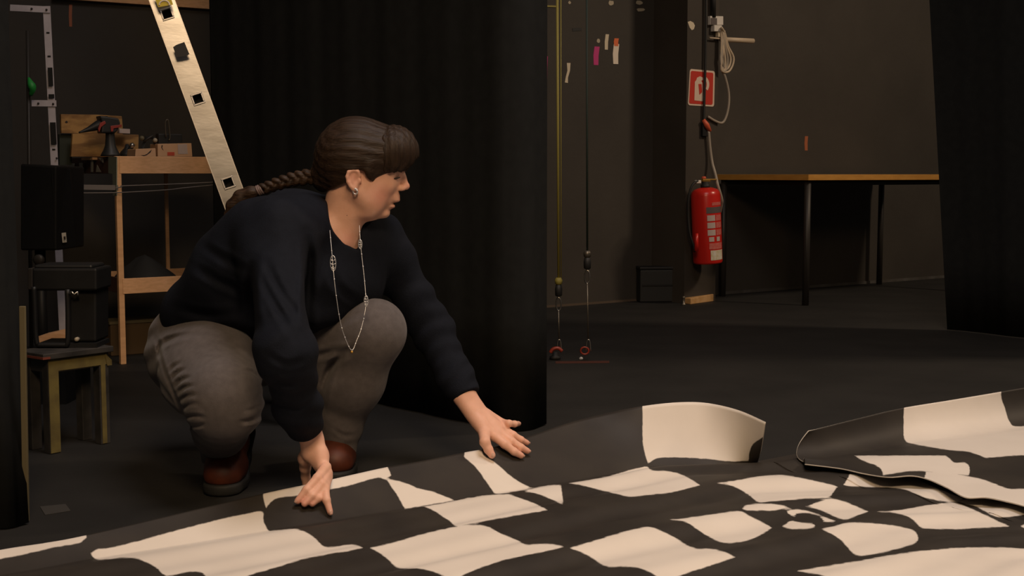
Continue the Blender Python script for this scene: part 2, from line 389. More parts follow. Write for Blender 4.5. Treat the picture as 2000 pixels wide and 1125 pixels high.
# ---- wooden wedge and small bits at the foot of the pillar
bm = NB(); a = G(1349, 594.5); b = G(1397, 588)
prism(bm, [a, b, b + Vector((0, 0, 0.045)), a + Vector((0, 0, 0.033))], -WN * 0.07)
tag(obj('wooden_block', bm, 'wood_wedge', bevel=0.003), 'small bare wooden wedge on the floor below the extinguisher', 'wood block')
bm = NB(); lathe(bm, G(1335, 596), (0, 0, 1), [(0, 0.014), (0.006, 0.014), (0.01, 0.008), (0.04, 0.008), (0.046, 0.011), (0.052, 0.004)], 14)
tag(obj('floor_bolt', bm, 'wire', smooth=True), 'small grey bolt standing on the floor at the pillar corner', 'bolt')
# black monitor speaker in the corner left of the pillar
bx_ = empty('black_crate', G(1290, 591)); tag(bx_, 'low black crate in the corner left of the pillar', 'crate')
c0 = G(1250, 591); c1 = G(1329, 590)
u = (c1 - c0) / 2; dpt = Vector((-u.y, u.x, 0)).normalized()
if dpt.y < 0: dpt = -dpt
bm = NB(); obox(bm, (c0 + c1) / 2 + dpt * 0.05 + Vector((0, 0, 0.095)), u, dpt * 0.05, (0, 0, 0.095)); obj('crate_body', bm, 'rubber', bx_, bevel=0.008)
bm = NB(); obox(bm, (c0 + c1) / 2 + dpt * 0.05 + Vector((0, 0, 0.198)), u * 1.03, dpt * 0.055, (0, 0, 0.008)); obj('crate_lid', bm, 'steel_black', bx_, bevel=0.004)
bm = NB(); obox(bm, (c0 + c1) / 2 - dpt * 0.002 + Vector((0, 0, 0.1)), u * 0.9, dpt * 0.004, (0, 0, 0.004)); obj('crate_rib', bm, 'steel_black', bx_)

# ---- table
tb = empty('table', G(1572, 597)); tag(tb, 'plain table with yellow wooden edge and dark steel legs against the wall', 'table')
n0 = G(1572, 597); ftop = 0.735; TL, TD = 1.52, 0.72
corner = n0 + WN * 0.02 - WD * 0.015
def tpt(l, d, h): return corner + WD * l - WN * d + Vector((0, 0, h))
bm = NB(); hexa(bm, [tpt(0, 0, ftop - 0.028), tpt(TL, 0, ftop - 0.028), tpt(TL, TD, ftop - 0.028), tpt(0, TD, ftop - 0.028),
                     tpt(0, 0, ftop + 0.002), tpt(TL, 0, ftop + 0.002), tpt(TL, TD, ftop + 0.002), tpt(0, TD, ftop + 0.002)])
obj('table_top', bm, 'table_top', tb)
for nm, (l0, d0, l1, d1) in {'edge_band': (0, -0.006, TL, 0), 'edge_band.a': (-0.006, -0.006, 0, TD)}.items():
    bm = NB(); hexa(bm, [tpt(l0, d0, ftop - 0.030), tpt(l1, d0, ftop - 0.030), tpt(l1, d1, ftop - 0.030), tpt(l0, d1, ftop - 0.030),
                         tpt(l0, d0, ftop + 0.003), tpt(l1, d0, ftop + 0.003), tpt(l1, d1, ftop + 0.003), tpt(l0, d1, ftop + 0.003)])
    obj('edge_band', bm, 'table_edge', tb, bevel=0.002)
for l, d in ((0.03, 0.03), (TL - 0.03, 0.03), (TL - 0.03, TD - 0.03), (0.03, TD - 0.03)):
    bm = NB(); tube(bm, [tpt(l, d, 0), tpt(l, d, ftop - 0.03)], 0.019, 14); obj('leg', bm, 'leg_grey', tb, True)
for (l0, d0, l1, d1) in ((0.03, 0.05, TL - 0.03, 0.05), (0.03, TD - 0.05, TL - 0.03, TD - 0.05), (0.05, 0.03, 0.05, TD - 0.03), (TL - 0.05, 0.03, TL - 0.05, TD - 0.03)):
    bm = NB(); tube(bm, [tpt(l0, d0, ftop - 0.045), tpt(l1, d1, ftop - 0.045)], 0.014, 4); obj('frame_rail', bm, 'steel_black', tb)

# ---- curtains
def curtain(name, bottom, top_fn, H, amp, wav, label, n=260, z0=0.004, lean=None):
    pts = spline(bottom, n); bm = NB(); s = 0; rows = []
    nz = 14
    for i, p in enumerate(pts):
        if i: s += (p - pts[i - 1]).length
        t = (pts[min(i + 1, n - 1)] - pts[max(i - 1, 0)]).normalized(); nn = Vector((-t.y, t.x, 0))
        col = []
        for k in range(nz + 1):
            z = z0 + (H - z0) * k / nz; fz = k / nz
            off = amp * (math.sin(s / wav * 6.283 + 0.6 * math.sin(2.1 * s + fz)) + 0.35 * math.sin(s / wav * 2.3 * 6.283 + 1 + 1.5 * fz)) * (1.0 - 0.35 * fz)
            q = Vector((p.x, p.y, z)) + nn * off
            if lean: q += lean(i / (n - 1), z)
            col.append(bm.verts.new(q))
        rows.append(col)
    for A, B in zip(rows, rows[1:]):
        for k in range(nz): bm.faces.new((A[k], B[k], B[k + 1], A[k + 1]))
    o = obj(name, bm, 'velvet', None, True)
    sm = o.modifiers.new('thickness', 'SOLIDIFY'); sm.thickness = 0.004; sm.offset = 0
    return tag(o, label, 'curtain', 'black stage drapes')
curtain('stage_curtain', [(-1.115, 4.79, 0), (-0.75, 4.40, 0), (-0.44, 4.08, 0), (-0.10, 3.72, 0), (-0.005, 3.64, 0), (0.06, 3.66, 0), (0.098, 3.74, 0)], None, 4.6, 0.0028, 0.23, 'wide black stage curtain hanging behind the crouching person')
rb = [G(1850, 645), G(1905, 650), G(1960, 657), G(2060, 668), G(2300, 700)]
tp = P(1815, 0, rb[0].y); dxl = (tp.x - rb[0].x) / tp.z
curtain('stage_curtain', rb, None, 4.6, 0.003, 0.2, 'black stage curtain hanging at the right edge, right of the table', lean=lambda s, z: Vector((dxl * z * (1 - s), 0, 0)))
lb_ = [G(-420, 1000), G(-150, 1015), G(-40, 1022), G(22, 1016), G(52, 1004)]
curtain('stage_curtain', lb_, None, 4.2, 0.006, 0.14, 'black drape at the left edge in front of the stool', lean=lambda s, z: Vector((0.04 * max(0, 1 - z / 0.28) ** 1.5 * s, -0.085 * max(0, 1 - z / 0.24) ** 0.5 * s, 0)))

# ---- fly ropes with hooks anchored to the floor
def rope(label, mrope, px0, px1, py_top, py_end, pxe, pyb, pxb, double):
    base = G(pxb, pyb); Y = base.y
    t = empty('fly_rope', base); tag(t, label, 'rope', 'fly ropes hooked to the floor')
    bm = NB(); tube(bm, [P(px0, py_top, Y), P(px1, py_end, Y)], 0.0055 if double else 0.0042); obj('rope_line', bm, mrope, t, True)
    if double:
        bm = NB(); tube(bm, [P(px0 + 7, py_top, Y), P(px1 + 5, py_end + 2, Y)], 0.002); obj('rope_line', bm, mrope, t, True)
    e = (px1, py_end)
    bm = NB(); lathe(bm, P(px1, py_end + 12, Y), (0, 0, 1), [(0, .006), (.006, .014), (.02, .016), (.03, .01)], 12); obj('rope_thimble', bm, mrope if double else 'wire', t, True)
    bm = NB(); lathe(bm, P(px1, py_end + 34, Y), (0, 0, 1), [(0, .008), (.004, .014), (.03, .015), (.045, .012), (.05, .005)], 12); obj('swivel', bm, 'rubber', t, True)
    # snap hook
    y0 = py_end + 36; y1 = py_end + 62
    loop = [P(px1 + 5 * math.sin(a), (y0 + y1) / 2 - 13 * math.cos(a), Y) for a in np.linspace(0, 6.283, 15)[:-1]]
    bm = NB(); tube(bm, loop, 0.003, 6, True); obj('snap_hook', bm, 'chrome', t, True)
    bm = NB(); tube(bm, [P(px1, y1, Y), P(pxe, pyb - 42, Y)], 0.0028); obj('wire_sling', bm, 'wire', t, True)
    sh = [(pxe - 4, pyb - 22), (pxe - 3, pyb - 38), (pxe, pyb - 43), (pxe + 3, pyb - 38), (pxe + 5, pyb - 20)]
    bm = NB(); tube(bm, spline([P(x, y, Y) for x, y in sh], 16), 0.003, 6); obj('shackle_bow', bm, 'chrome', t, True)
    return t, Y
t, Y = rope('yellow fly rope running down to a red shackle on the floor', 'rope_yellow', 1088.5, 1091, -40, 545, 1092, 706, 1090, True)
bm = NB(); tube(bm, spline([P(1075, 689, Y), P(1080, 682, Y), P(1090, 680, Y), P(1098, 686, Y)], 12), 0.0075); obj('shackle_pin', bm, 'red_steel', t, True)
bm = NB(); lathe(bm, G(1084, 702), (0, 0, 1), [(0, .022), (.012, .022), (.016, .012), (.03, .010)], 14); obj('floor_anchor', bm, 'rubber', t, True)
t, Y = rope('dark green fly rope with chrome snap hook, right of the yellow rope', 'rope_green', 1146, 1147, -40, 492, 1149, 706, 1148, False)
ring = [P(1142 + 8 * math.cos(a), 685 + 7 * math.sin(a), Y) for a in np.linspace(0, 6.283, 15)[:-1]]
bm = NB(); tube(bm, ring, 0.004, 6, True); obj('shackle_pin', bm, 'red_steel', t, True)
bm = NB(); lathe(bm, G(1135, 702), (0, 0, 1), [(0, .008), (.006, .008), (.01, .003)], 10); obj('anchor_bolt', bm, 'plate_white', t, True)
bm = NB(); prism(bm, [G(1085, 706, 0.0005), G(1190, 705, 0.0005), G(1190, 709, 0.0005), G(1085, 710, 0.0005)], (0, 0, 0.001))
mat('tape_dark_red', (0.075, 0.022, 0.014), 0.6)
tag(obj('floor_tape', bm, 'tape_dark_red'), 'thin dark red tape line on the floor under the rope hooks', 'tape')
bm = NB(); prism(bm, [G(78, 990, 0.0005), G(128, 985, 0.0005), G(138, 998, 0.0005), G(88, 1006, 0.0005)], (0, 0, 0.001))
tag(obj('floor_tape', bm, 'grey_tape'), 'faded grey tape patch on the floor beside the left drape', 'tape')
bm = NB(); a = WP(1062, 10); prism(bm, [WP(1060, 10), WP(1087, 11), WP(1087, 14.5), WP(1060, 13.5)], WN * 0.004)
tag(obj('tape_strip', bm, 'rope_yellow'), 'short yellow strip at the top of the wall behind the yellow rope', 'tape', TG)

# ---- aluminium ladder (A-shape; rungs run away from the camera)
YL = 3.7
h1, h3 = P(326, 27, YL), P(446, 357, YL)
lad_dir = (h1 - h3).normalized()                         # up along the stile
rax = Vector((-0.232, 1, 0)).normalized()                # rung axis
wax = lad_dir.cross(rax).normalized()                    # across the stile face
SPC = (h1 - h3).length / 2
HW, TH = 0.0325, 0.0125
foot_t = -(h3.z - 0.03) / lad_dir.z                      # along lad_dir from h3
top_t = (2.55 - h3.z) / lad_dir.z
def ladder_half(root, base, up, wd, holes, t0, t1, shade='aluminium'):
    hole = 0.0125
    for side, c in (('front', 0.0), ('rear', 0.34)):
        o = base + rax * (c + (TH if c == 0 else TH))
        bm = NB(); cuts = [t0] + [x for h in holes for x in (h - hole, h + hole)] + [t1]
        for a, b in zip(cuts[0::2], cuts[1::2]):
            obox(bm, o + up * (a + b) / 2, up * (b - a) / 2, wd * HW, rax * TH)
        for h in holes:
            for s in (-1, 1):
                obox(bm, o + up * h + wd * s * (HW + hole) / 2, up * hole, wd * (HW - hole) / 2, rax * TH)
        obj('stile', bm, shade, root)
        bm = NB(); obox(bm, o + up * (t0 - 0.014), up * 0.016, wd * (HW + 0.004), rax * (TH + 0.004)); obj('foot_cap', bm, 'rubber', root, bevel=0.003)
        bm = NB()
        for s in (-1, 1): obox(bm, o + up * (t0 + t1) / 2 + wd * s * (HW + 0.001), up * (t1 - t0) / 2, wd * 0.0012, rax * TH)
        obj('stile_edge', bm, 'aluminium_edge', root)
    for h in holes:
        bm = NB(); o = base + up * h
        L = 0.34 + 2 * TH
        for (cu, cw, hu, hw) in ((0.0145, 0, 0.0025, 0.017), (-0.0145, 0, 0.0025, 0.017), (0, 0.0145, 0.012, 0.0025), (0, -0.0145, 0.012, 0.0025)):
            obox(bm, o + up * cu + wd * cw + rax * (L / 2), up * hu, wd * hw, rax * (L / 2 + 0.003))
        r = obj('rung', bm, 'aluminium_edge', root, bevel=0.0012)
        bm = NB(); obox(bm, o + rax * (L / 2), up * 0.0118, wd * 0.0118, rax * (L / 2 - 0.03)); obj('rung_core', bm, 'hole_black', r)
ld = empty('ladder', h3 + lad_dir * foot_t - Vector((0, 0, 0.03))); tag(ld, 'aluminium step ladder with square rung ends leaning behind the crouching person', 'ladder')
holes = [t for t in [i * SPC for i in range(-3, 9)] if foot_t + 0.1 < t < top_t - 0.1]
ladder_half(ld, h3, lad_dir, wax, sorted(holes), foot_t, top_t)
apex = h3 + lad_dir * top_t
dir2 = Vector((-lad_dir.x * -1, lad_dir.y, lad_dir.z)); dir2 = Vector((-lad_dir.x, -lad_dir.y * 0, lad_dir.z)).normalized()
w2 = dir2.cross(rax).normalized()
l2 = (apex.z - 0.03) / dir2.z
ladder_half(ld, apex - dir2 * l2, dir2, w2, [0.25 + SPC * i for i in range(8) if 0.25 + SPC * i < l2 - 0.1], 0.0, l2)
bm = NB(); obox(bm, apex + rax * 0.18, lad_dir * 0.05, wax * 0.06, rax * 0.21); obj('hinge', bm, 'rubber', ld, bevel=0.01)
def on_stile(px, py, off=-0.0006):                        # point on the front stile face
    r = ray(px, py); o = Vector((0, 0, CAM_H)); n = rax
    return o + r * ((h3 + rax * off - o).dot(n) / r.dot(n))
bm = NB(); prism(bm, [on_stile(*p) for p in ((338, 92), (344, 88), (349, 86), (360, 82), (370, 106), (366, 108), (358, 110), (350, 111), (345, 112), (342, 104))], rax * -0.0008); obj('black_tape', bm, 'tape_black', ld)
bm = NB(); prism(bm, [on_stile(*p) for p in ((298, -14), (331, -14), (338, 9), (309, 14))], rax * -0.0006); obj('yellow_label', bm, 'label_yellow', ld)
bm = NB(); pts = [on_stile(321 + 10 * math.cos(a), 10 - 9 * math.sin(a), -0.0018) for a in np.linspace(0, 3.14, 12)]; tube(bm, pts, 0.0022, 6); obj('label_mark', bm, 'tape_white', ld)

# ---- pine tool cart
ND = Vector((-0.57, 0.82, 0)).normalized(); RD = WD
Np = G(240, 711)
Ydeep = 0.40; Wide = 0.47
def cp(l, d, h): return Np + RD * l + ND * d + Vector((0, 0, h))
cart = empty('tool_cart', Np); tag(cart, 'pine tool cart with two trays against the left wall', 'cart')
def hz(py, Y=None): return CAM_H - (py - 340) / F_PX * (Y or Np.y)
zt1, zt0 = P(240, 305, Np.y).z, P(240, 339, Np.y).z
zm1, zm0 = P(242, 544, Np.y).z, P(242, 574, Np.y).z
def board(l0, d0, l1, d1, z0, z1, m, name, th=0.009, lean=0.0):
    bm = NB(); a = cp(l0, d0, 0); b = cp(l1, d1, 0); t = (b - a).normalized(); nn = Vector((t.y, -t.x, 0)) * th
    hexa(bm, [a + Vector((0, 0, z0)), b + Vector((0, 0, z0)), b + nn + Vector((0, 0, z0)), a + nn + Vector((0, 0, z0)),
              a + Vector((0, 0, z1)), b + Vector((0, 0, z1)), b + nn + Vector((0, 0, z1)), a + nn + Vector((0, 0, z1))])
    return obj(name, bm, m, cart, bevel=0.0015)
for (z0, z1) in ((zt0, zt1), (zm0, zm1)):
    board(0.004, -0.004, Wide, -0.004, z0, z1, 'pine_board', 'tray_front')
    board(0, Ydeep, Wide, Ydeep, z0, z1, 'pine_board', 'tray_back')
    board(Wide, 0, Wide, Ydeep, z0, z1, 'pine_board', 'tray_side')
    bm = NB(); hexa(bm, [cp(0.01, 0, z0 + 0.004), cp(Wide, 0, z0 + 0.004), cp(Wide, Ydeep, z0 + 0.004), cp(0.01, Ydeep, z0 + 0.004),
                         cp(0.01, 0, z0 + 0.014), cp(Wide, 0, z0 + 0.014), cp(Wide, Ydeep, z0 + 0.014), cp(0.01, Ydeep, z0 + 0.014)])
    obj('tray_bottom', bm, 'board_maroon', cart)
board(0, 0.0, 0, Ydeep, zm0, zm1, 'board_maroon', 'tray_side')
sb = board(0, 0.0, 0, 0.62, zt0, zt1, 'board_maroon', 'lettered_board')
sb['label'] = 'maroon board with pale painted letter strokes'
def on_side(px, py):                                      # point on the outer face of the cart's left side
    n = RD; o = Vector((0, 0, CAM_H)); r = ray(px, py)
    return o + r * ((Np - RD * 0.0095 - o).dot(n) / r.dot(n))
for q in (((132, 319), (145, 319), (145, 334), (138, 334)), ((155, 318), (162, 318), (162, 335), (156, 335)), ((178, 311), (182, 311), (182, 336), (178, 336)),
          ((188, 336), (190, 322), (198, 336)), ((192, 308), (202, 308), (202, 318))):
    bm = NB(); prism(bm, [on_side(*p) for p in q], RD * -0.0015); obj('letter_stroke', bm, 'letter_grey', sb)
for l, d, w in ((0.0, 0.0, 0.011), (Wide - 0.0, 0.0, 0.011)):
    bm = NB(); hgt = zt1 if (l, d) != (0, 0) else zt1 - 0.0
    obox(bm, cp(l, d, hgt / 2), RD * w, ND * w, (0, 0, hgt / 2)); obj('post', bm, 'pine', cart, bevel=0.002)
# rear post seen between the trays
r = ray(326, 430); lp = None
o_ = Vector((0, 0, CAM_H)); rear = o_ + r * ((cp(0, Ydeep - 0.03, 0) - o_).dot(ND) / r.dot(ND))
bm = NB(); obox(bm, Vector((rear.x, rear.y, zt0 / 2)), RD * 0.0075, ND * 0.006, (0, 0, zt0 / 2)); obj('post', bm, 'pine', cart, bevel=0.002)
# green painted edge beside the front post
bm = NB(); prism(bm, [on_side(*p) for p in ((213, 306), (229, 306), (229, 382), (222, 382), (221, 340), (213, 338))], RD * -0.003); obj('green_panel', bm, 'board_green', cart)
# dark cloth heap and scrap in the middle tray
bm = NB()
def heap(bm, c, rx, ry, h, n=14, m=7, seed=1):
    rnd = random.Random(seed); rows = []
    for j in range(m + 1):
        f = j / m; row = []
        for i in range(n):
            a = 6.283 * i / n; rr = (1 - f ** 1.6) * (1 + 0.18 * math.sin(3 * a + seed)) + 0.02
            row.append(bm.verts.new(c + RD * rx * rr * math.cos(a) + ND * ry * rr * math.sin(a) + Vector((0, 0, h * f * (1 + rnd.uniform(-.08, .08))))))
        rows.append(row)
    for A, B in zip(rows, rows[1:]):
        for k in range(n): bm.faces.new((A[k], A[(k + 1) % n], B[(k + 1) % n], B[k]))
    bm.faces.new(rows[-1]); bm.faces.new(rows[0][::-1]); return bm
heap(bm, cp(0.165, 0.2, zm0 + 0.015), 0.125, 0.15, 0.12)
tag(obj('black_cloth', bm, 'cloth_black', None, True), 'crumpled black cloth heaped in the lower tray of the pine cart', 'cloth')
bm = NB(); heap(bm, cp(0.385, 0.2, zm0 + 0.015), 0.06, 0.1, 0.055, seed=3)
mat('cloth_olive', (0.045, 0.032, 0.015), 0.8)
tag(obj('brown_cloth', bm, 'cloth_olive', None, True), 'small brown rag beside the black cloth in the lower cart tray', 'cloth')
# brown carton under the cart
bm = NB(); obox(bm, cp(0.17, 0.30, 0.065), RD * 0.14, ND * 0.06, (0, 0, 0.065))
ct_ = empty('cardboard_carton', cp(0.17, 0.30, 0)); tag(ct_, 'dark brown carton on the floor under the pine cart', 'box')
obj('carton_body', bm, 'carton_brown', ct_, bevel=0.003)
bm = NB(); obox(bm, cp(0.17, 0.30, 0.136), RD * 0.145, ND * 0.065, (0, 0, 0.006)); obj('carton_lid', bm, 'batten_olive', ct_)

# ---- things on top of the cart
def on_plane(px, py, d):                                  # point on a plane parallel to the cart front, d behind it
    o = Vector((0, 0, CAM_H)); r = ray(px, py); return o + r * ((cp(0, d, 0) - o).dot(ND) / r.dot(ND))
def card(name, pts, d, th, m, label, cat, group=None, parent=None, bevel=0.001):
    bm = NB(); prism(bm, [on_plane(x, y, d) for x, y in pts], ND * th)
    o = obj(name, bm, m, parent, bevel=bevel)
    if label: tag(o, label, cat, group)
    return o
PG = 'offcuts of plywood leaning on the cart'
card('plywood_offcut', [(119, 223), (192, 224), (238, 227), (240, 250), (240, 263), (120, 260)], 0.30, 0.018, 'plywood', 'upper plywood offcut with a knot, behind the drill', 'plywood', PG)
card('plywood_offcut', [(142, 261), (271, 263), (270, 306), (139, 306)], 0.26, 0.018, 'plywood', 'lower plywood offcut with wavy grain, behind the drill', 'plywood', PG)
k = card('knot', [(x, y) for x, y in blob(130, 238, 2.5, 2.5)], 0.298, 0.003, 'mark_black', None, None, parent=bpy.data.objects['plywood_offcut'])
# supports of the lettered side: dark backing for the offcuts
bm = NB(); hexa(bm, [cp(-0.02, 0.25, zt1 - 0.012), cp(0.3, 0.25, zt1 - 0.012), cp(0.3, Ydeep, zt1 - 0.012), cp(-0.02, Ydeep, zt1 - 0.012),
                     cp(-0.02, 0.25, zt1 - 0.002), cp(0.3, 0.25, zt1 - 0.002), cp(0.3, Ydeep, zt1 - 0.002), cp(-0.02, Ydeep, zt1 - 0.002)])
obj('ledge', bm, 'pine', cart)
bm = NB(); a = on_plane(108, 306, 0.28); b = on_plane(150, 306, 0.28)
prism(bm, [on_plane(116, 262, 0.32), on_plane(141, 262, 0.32), on_plane(140, 322, 0.32), on_plane(116, 322, 0.32)], ND * 0.02)
mat('board_dark_green', (0.022, 0.028, 0.016), 0.7)
tag(obj('dark_board', bm, 'board_dark_green'), 'dark green board end left of the lower plywood offcut', 'board')
# drill: flared black base, body with red trims, nose to the left
dr = empty('power_drill', on_plane(216, 305, 0.12)); tag(dr, 'black and red tool on a flared black stand on the cart', 'tool')
DD = 0.12
def dsec(py): return on_plane(216, py, DD)
prof = [(305, 19.5), (301, 18), (294, 14), (285, 10.5), (272, 9), (262, 8.5), (255, 9)]
bs = dsec(305); sc_ = (on_plane(226, 305, DD) - on_plane(216, 305, DD)).length / 10
bm = NB(); lathe(bm, bs, (0, 0, 1), [(dsec(y).z - bs.z, r_ * sc_) for y, r_ in prof], 20); obj('flared_base', bm, 'drill_black', dr, True)
bm = NB(); tube(bm, spline([on_plane(154, 259, DD), on_plane(172, 253, DD), on_plane(192, 245, DD), on_plane(212, 240, DD)], 12), [0.003, 0.004, 0.006, 0.008, 0.010, 0.013, 0.016, 0.019, 0.022, 0.026, 0.028, 0.028], 12); obj('nose', bm, 'drill_black', dr, True)
card('body', [(195, 226), (206, 227), (232, 231), (236, 240), (232, 252), (226, 260), (198, 260), (200, 240)], DD - 0.03, 0.06, 'drill_black', None, None, parent=dr, bevel=0.006)
card('red_trim', [(192, 252), (196, 240), (205, 236), (207, 241), (198, 248), (194, 258)], DD - 0.034, 0.01, 'drill_red', None, None, parent=dr)
card('red_trim', [(216, 246), (238, 243), (238, 248), (222, 251), (221, 257), (217, 257)], DD - 0.034, 0.01, 'drill_red', None, None, parent=dr)
card('paper_note', [(233, 251), (254, 252), (254, 261), (233, 260)], 0.20, 0.03, 'paper_label', 'small grey paper box on the lower plywood offcut', 'paper box')
# cartons
cx_ = empty('small_carton', on_plane(341, 306, 0.03)); tag(cx_, 'small cardboard box with red print and white label on the cart', 'box')
card('carton_body', [(308, 281), (374, 279.5), (376, 306), (308, 306)], 0.03, 0.09, 'cardboard', None, None, parent=cx_, bevel=0.002)
card('paper_label', [(347, 282), (365, 281), (367, 301), (348, 301)], 0.029, 0.0012, 'paper_label', None, None, parent=cx_)
card('red_print', [(327, 297), (341, 297), (341, 304), (327, 304)], 0.029, 0.0012, 'mark_red', None, None, parent=cx_)
card('black_mark', [(316, 283), (318, 284), (317, 289), (320, 294), (317, 292), (315, 288)], 0.029, 0.0012, 'mark_black', None, None, parent=cx_)
cy_ = empty('small_carton', on_plane(284, 306, 0.02)); tag(cy_, 'low open cardboard box with dark scribbles, left of the labelled box', 'box')
card('carton_body', [(265, 291), (304, 289.5), (305, 306), (264, 306)], 0.02, 0.1, 'cardboard', None, None, parent=cy_, bevel=0.002)
card('black_mark', [(275, 303), (282, 303), (288, 300), (293, 295), (297, 292), (294, 298), (287, 303), (281, 305)], 0.019, 0.0012, 'mark_black', None, None, parent=cy_)
def ball(name, px, py, d, r, m, label, cat, sy=1.0):
    c = on_plane(px, py, d); bm = NB()
    bmesh.ops.create_icosphere(bm, subdivisions=2, radius=r, matrix=Matrix.Translation(c) @ Matrix.Diagonal((1, 1, sy, 1)))
    return tag(obj(name, bm, m, None, True), label, cat)
bm = NB(); cB = on_plane(249, 306, 0.15); lathe(bm, cB, (0, 0, 1), [(0, .03), (.008, .032), (.02, .026), (.034, .012), (.05, .006)], 16)
t = empty('pocket_torch', cB); tag(t, 'dark handheld torch with shiny lens left of the low carton', 'torch')
obj('torch_body', bm, 'drill_black', t, True)
c = on_plane(258, 284, 0.115); bm = NB(); bmesh.ops.create_icosphere(bm, subdivisions=2, radius=0.011, matrix=Matrix.Translation(c)); obj('lens', bm, 'chrome', t, True)
bm = NB(); tube(bm, [on_plane(251, 298, 0.14), on_plane(257, 286, 0.12)], [0.012, 0.009], 10); obj('torch_head', bm, 'drill_black', t, True)
tl = empty('screw_clamp', on_plane(288, 291, 0.07)); tag(tl, 'dark clamp lying in the low carton on the cart', 'clamp')
bm = NB(); tube(bm, [on_plane(278, 290, 0.07), on_plane(286, 268, 0.07), on_plane(300, 270, 0.07), on_plane(306, 290, 0.07)], 0.007); obj('clamp_frame', bm, 'drill_black', tl)
bm = NB(); tube(bm, [on_plane(281, 276, 0.06), on_plane(299, 264, 0.06)], 0.005); obj('clamp_screw', bm, 'leg_grey', tl, True)
c = on_plane(303, 274, 0.055); bm = NB(); bmesh.ops.create_icosphere(bm, subdivisions=2, radius=0.009, matrix=Matrix.Translation(c)); obj('clamp_pad', bm, 'chip_pale', tl, True)
c = on_plane(277, 270, 0.06); bm = NB(); bmesh.ops.create_icosphere(bm, subdivisions=2, radius=0.010, matrix=Matrix.Translation(c)); obj('clamp_knob', bm, 'batten_olive', tl, True)
gl = empty('clear_clip', on_plane(330, 280, 0.08)); tag(gl, 'clear upright wire loop standing behind the labelled carton', 'wire loop')
bm = NB(); tube(bm, spline([on_plane(x, y, 0.135) for x, y in ((324, 268), (323, 240), (326, 234), (329, 238), (332, 266), (330, 274))], 24), 0.0028, 6); obj('wire_bow', bm, 'wire', gl, True)
bm = NB(); obox(bm, on_plane(330, 276, 0.16), RD * 0.05, ND * 0.02, (0, 0, 0.03)); obj('clip_base', bm, 'drill_black', gl, bevel=0.004)
# strap bar and thin cables
bm = NB(); pa_, pb2 = P(139, 365, 4.95), P(231, 366.5, 4.95)
obox(bm, (pa_ + pb2) / 2, (pb2 - pa_) / 2, (0, 0.004, 0), (0, 0, 0.0095))
cs = empty('strap_cable', P(231, 366, 4.93)); tag(cs, 'grey flat bar and thin pale cables strung across the pine cart', 'cable')
obj('flat_bar', bm, 'bar_grey', cs)
for pts in (((225, 368), (238, 365), (243, 363), (330, 360), (440, 355)), ((150, 377), (235, 376), (325, 371), (360, 367), (440, 359))):
    bm = NB(); tube(bm, spline([P(x, y, 4.93) for x, y in pts], 20), 0.0022, 6); obj('thin_cable', bm, 'bar_grey', cs, True)

# ---- slotted white shelf frame
YF = 4.75
fr = empty('slotted_frame', G(126, 728)); tag(fr, 'white slotted metal shelf frame with black tape at the left', 'shelf frame')
def fbox(name, x0, y0, x1, y1, w, dy, m, parent, off=0.0):
    a, b = P(x0, y0, YF + off), P(x1, y1, YF + off); t = (b - a).normalized(); n = Vector((t.z, 0, -t.x)).normalized()
    px_m = YF / F_PX; bm = NB(); obox(bm, (a + b) / 2, (b - a) / 2, n * w * px_m / 2, (0, dy, 0))
    return obj(name, bm, m, parent)
up_ = fbox('upright', 91, 12, 127, 730, 14, 0.0015, 'white_metal', fr)
bm = NB(); a, b = P(97.5, 12, YF), P(133.5, 730, YF); obox(bm, (a + b) / 2 + Vector((-0.024, 0.014, 0)), (b - a) / 2, (0.0012, 0, 0), (0, 0.014, 0)); obj('upright_flange', bm, 'white_metal', fr)
fbox('crossbar', 20, 15, 98, 19, 12, 0.0015, 'white_metal', fr, -0.004)
fbox('crossbar', 62, 201.5, 110, 202, 12, 0.0015, 'white_metal', fr, -0.004)
def fx(y): return 91 + (127 - 91) * (y - 12) / 718
for y0, y1, w in ((132, 168, 9), (184, 192, 11), (239, 282, 11)):
    fbox('black_tape', fx(y0) + 0.6, y0, fx(y1) + 0.6, y1, w, 0.0006, 'tape_black', fr, -0.0075)
for y in (64, 110, 292):
    fbox('slot', fx(y) - 3, y, fx(y) + 3, y, 3, 0.0006, 'tape_black', fr, -0.0022)
for x, y in ((91, 19), (62, 17), (104, 203), (75, 202), (111, 309)):
    bm = NB(); c = P(x, y, YF - 0.007); lathe(bm, c, (0, -1, 0), [(0, .004), (.002, .004), (.003, .002)], 8); obj('bolt', bm, 'leg_grey', fr, True)
# thin silver pole and green clip at the left drape
pz = empty('stand_pole', P(63, 700, 4.5)); pz.location = G(62, 731); tag(pz, 'thin grey stand pole with a green clamp beside the left drape', 'pole')
bm = NB(); tube(bm, [G(62, 731), P(54, 60, G(62, 731).y)], 0.007, 10); obj('pole', bm, 'leg_grey', pz, True)
Yp = G(62, 731).y
bm = NB(); tube(bm, spline([P(56, 152, Yp - .01), P(60, 163, Yp - .02), P(64, 174, Yp - .02), P(60, 186, Yp - .01)], 10), [0.004, 0.006, 0.009, 0.012, 0.014, 0.014, 0.012, 0.01, 0.008, 0.006], 10); obj('green_clamp', bm, 'green_plastic', pz, True)

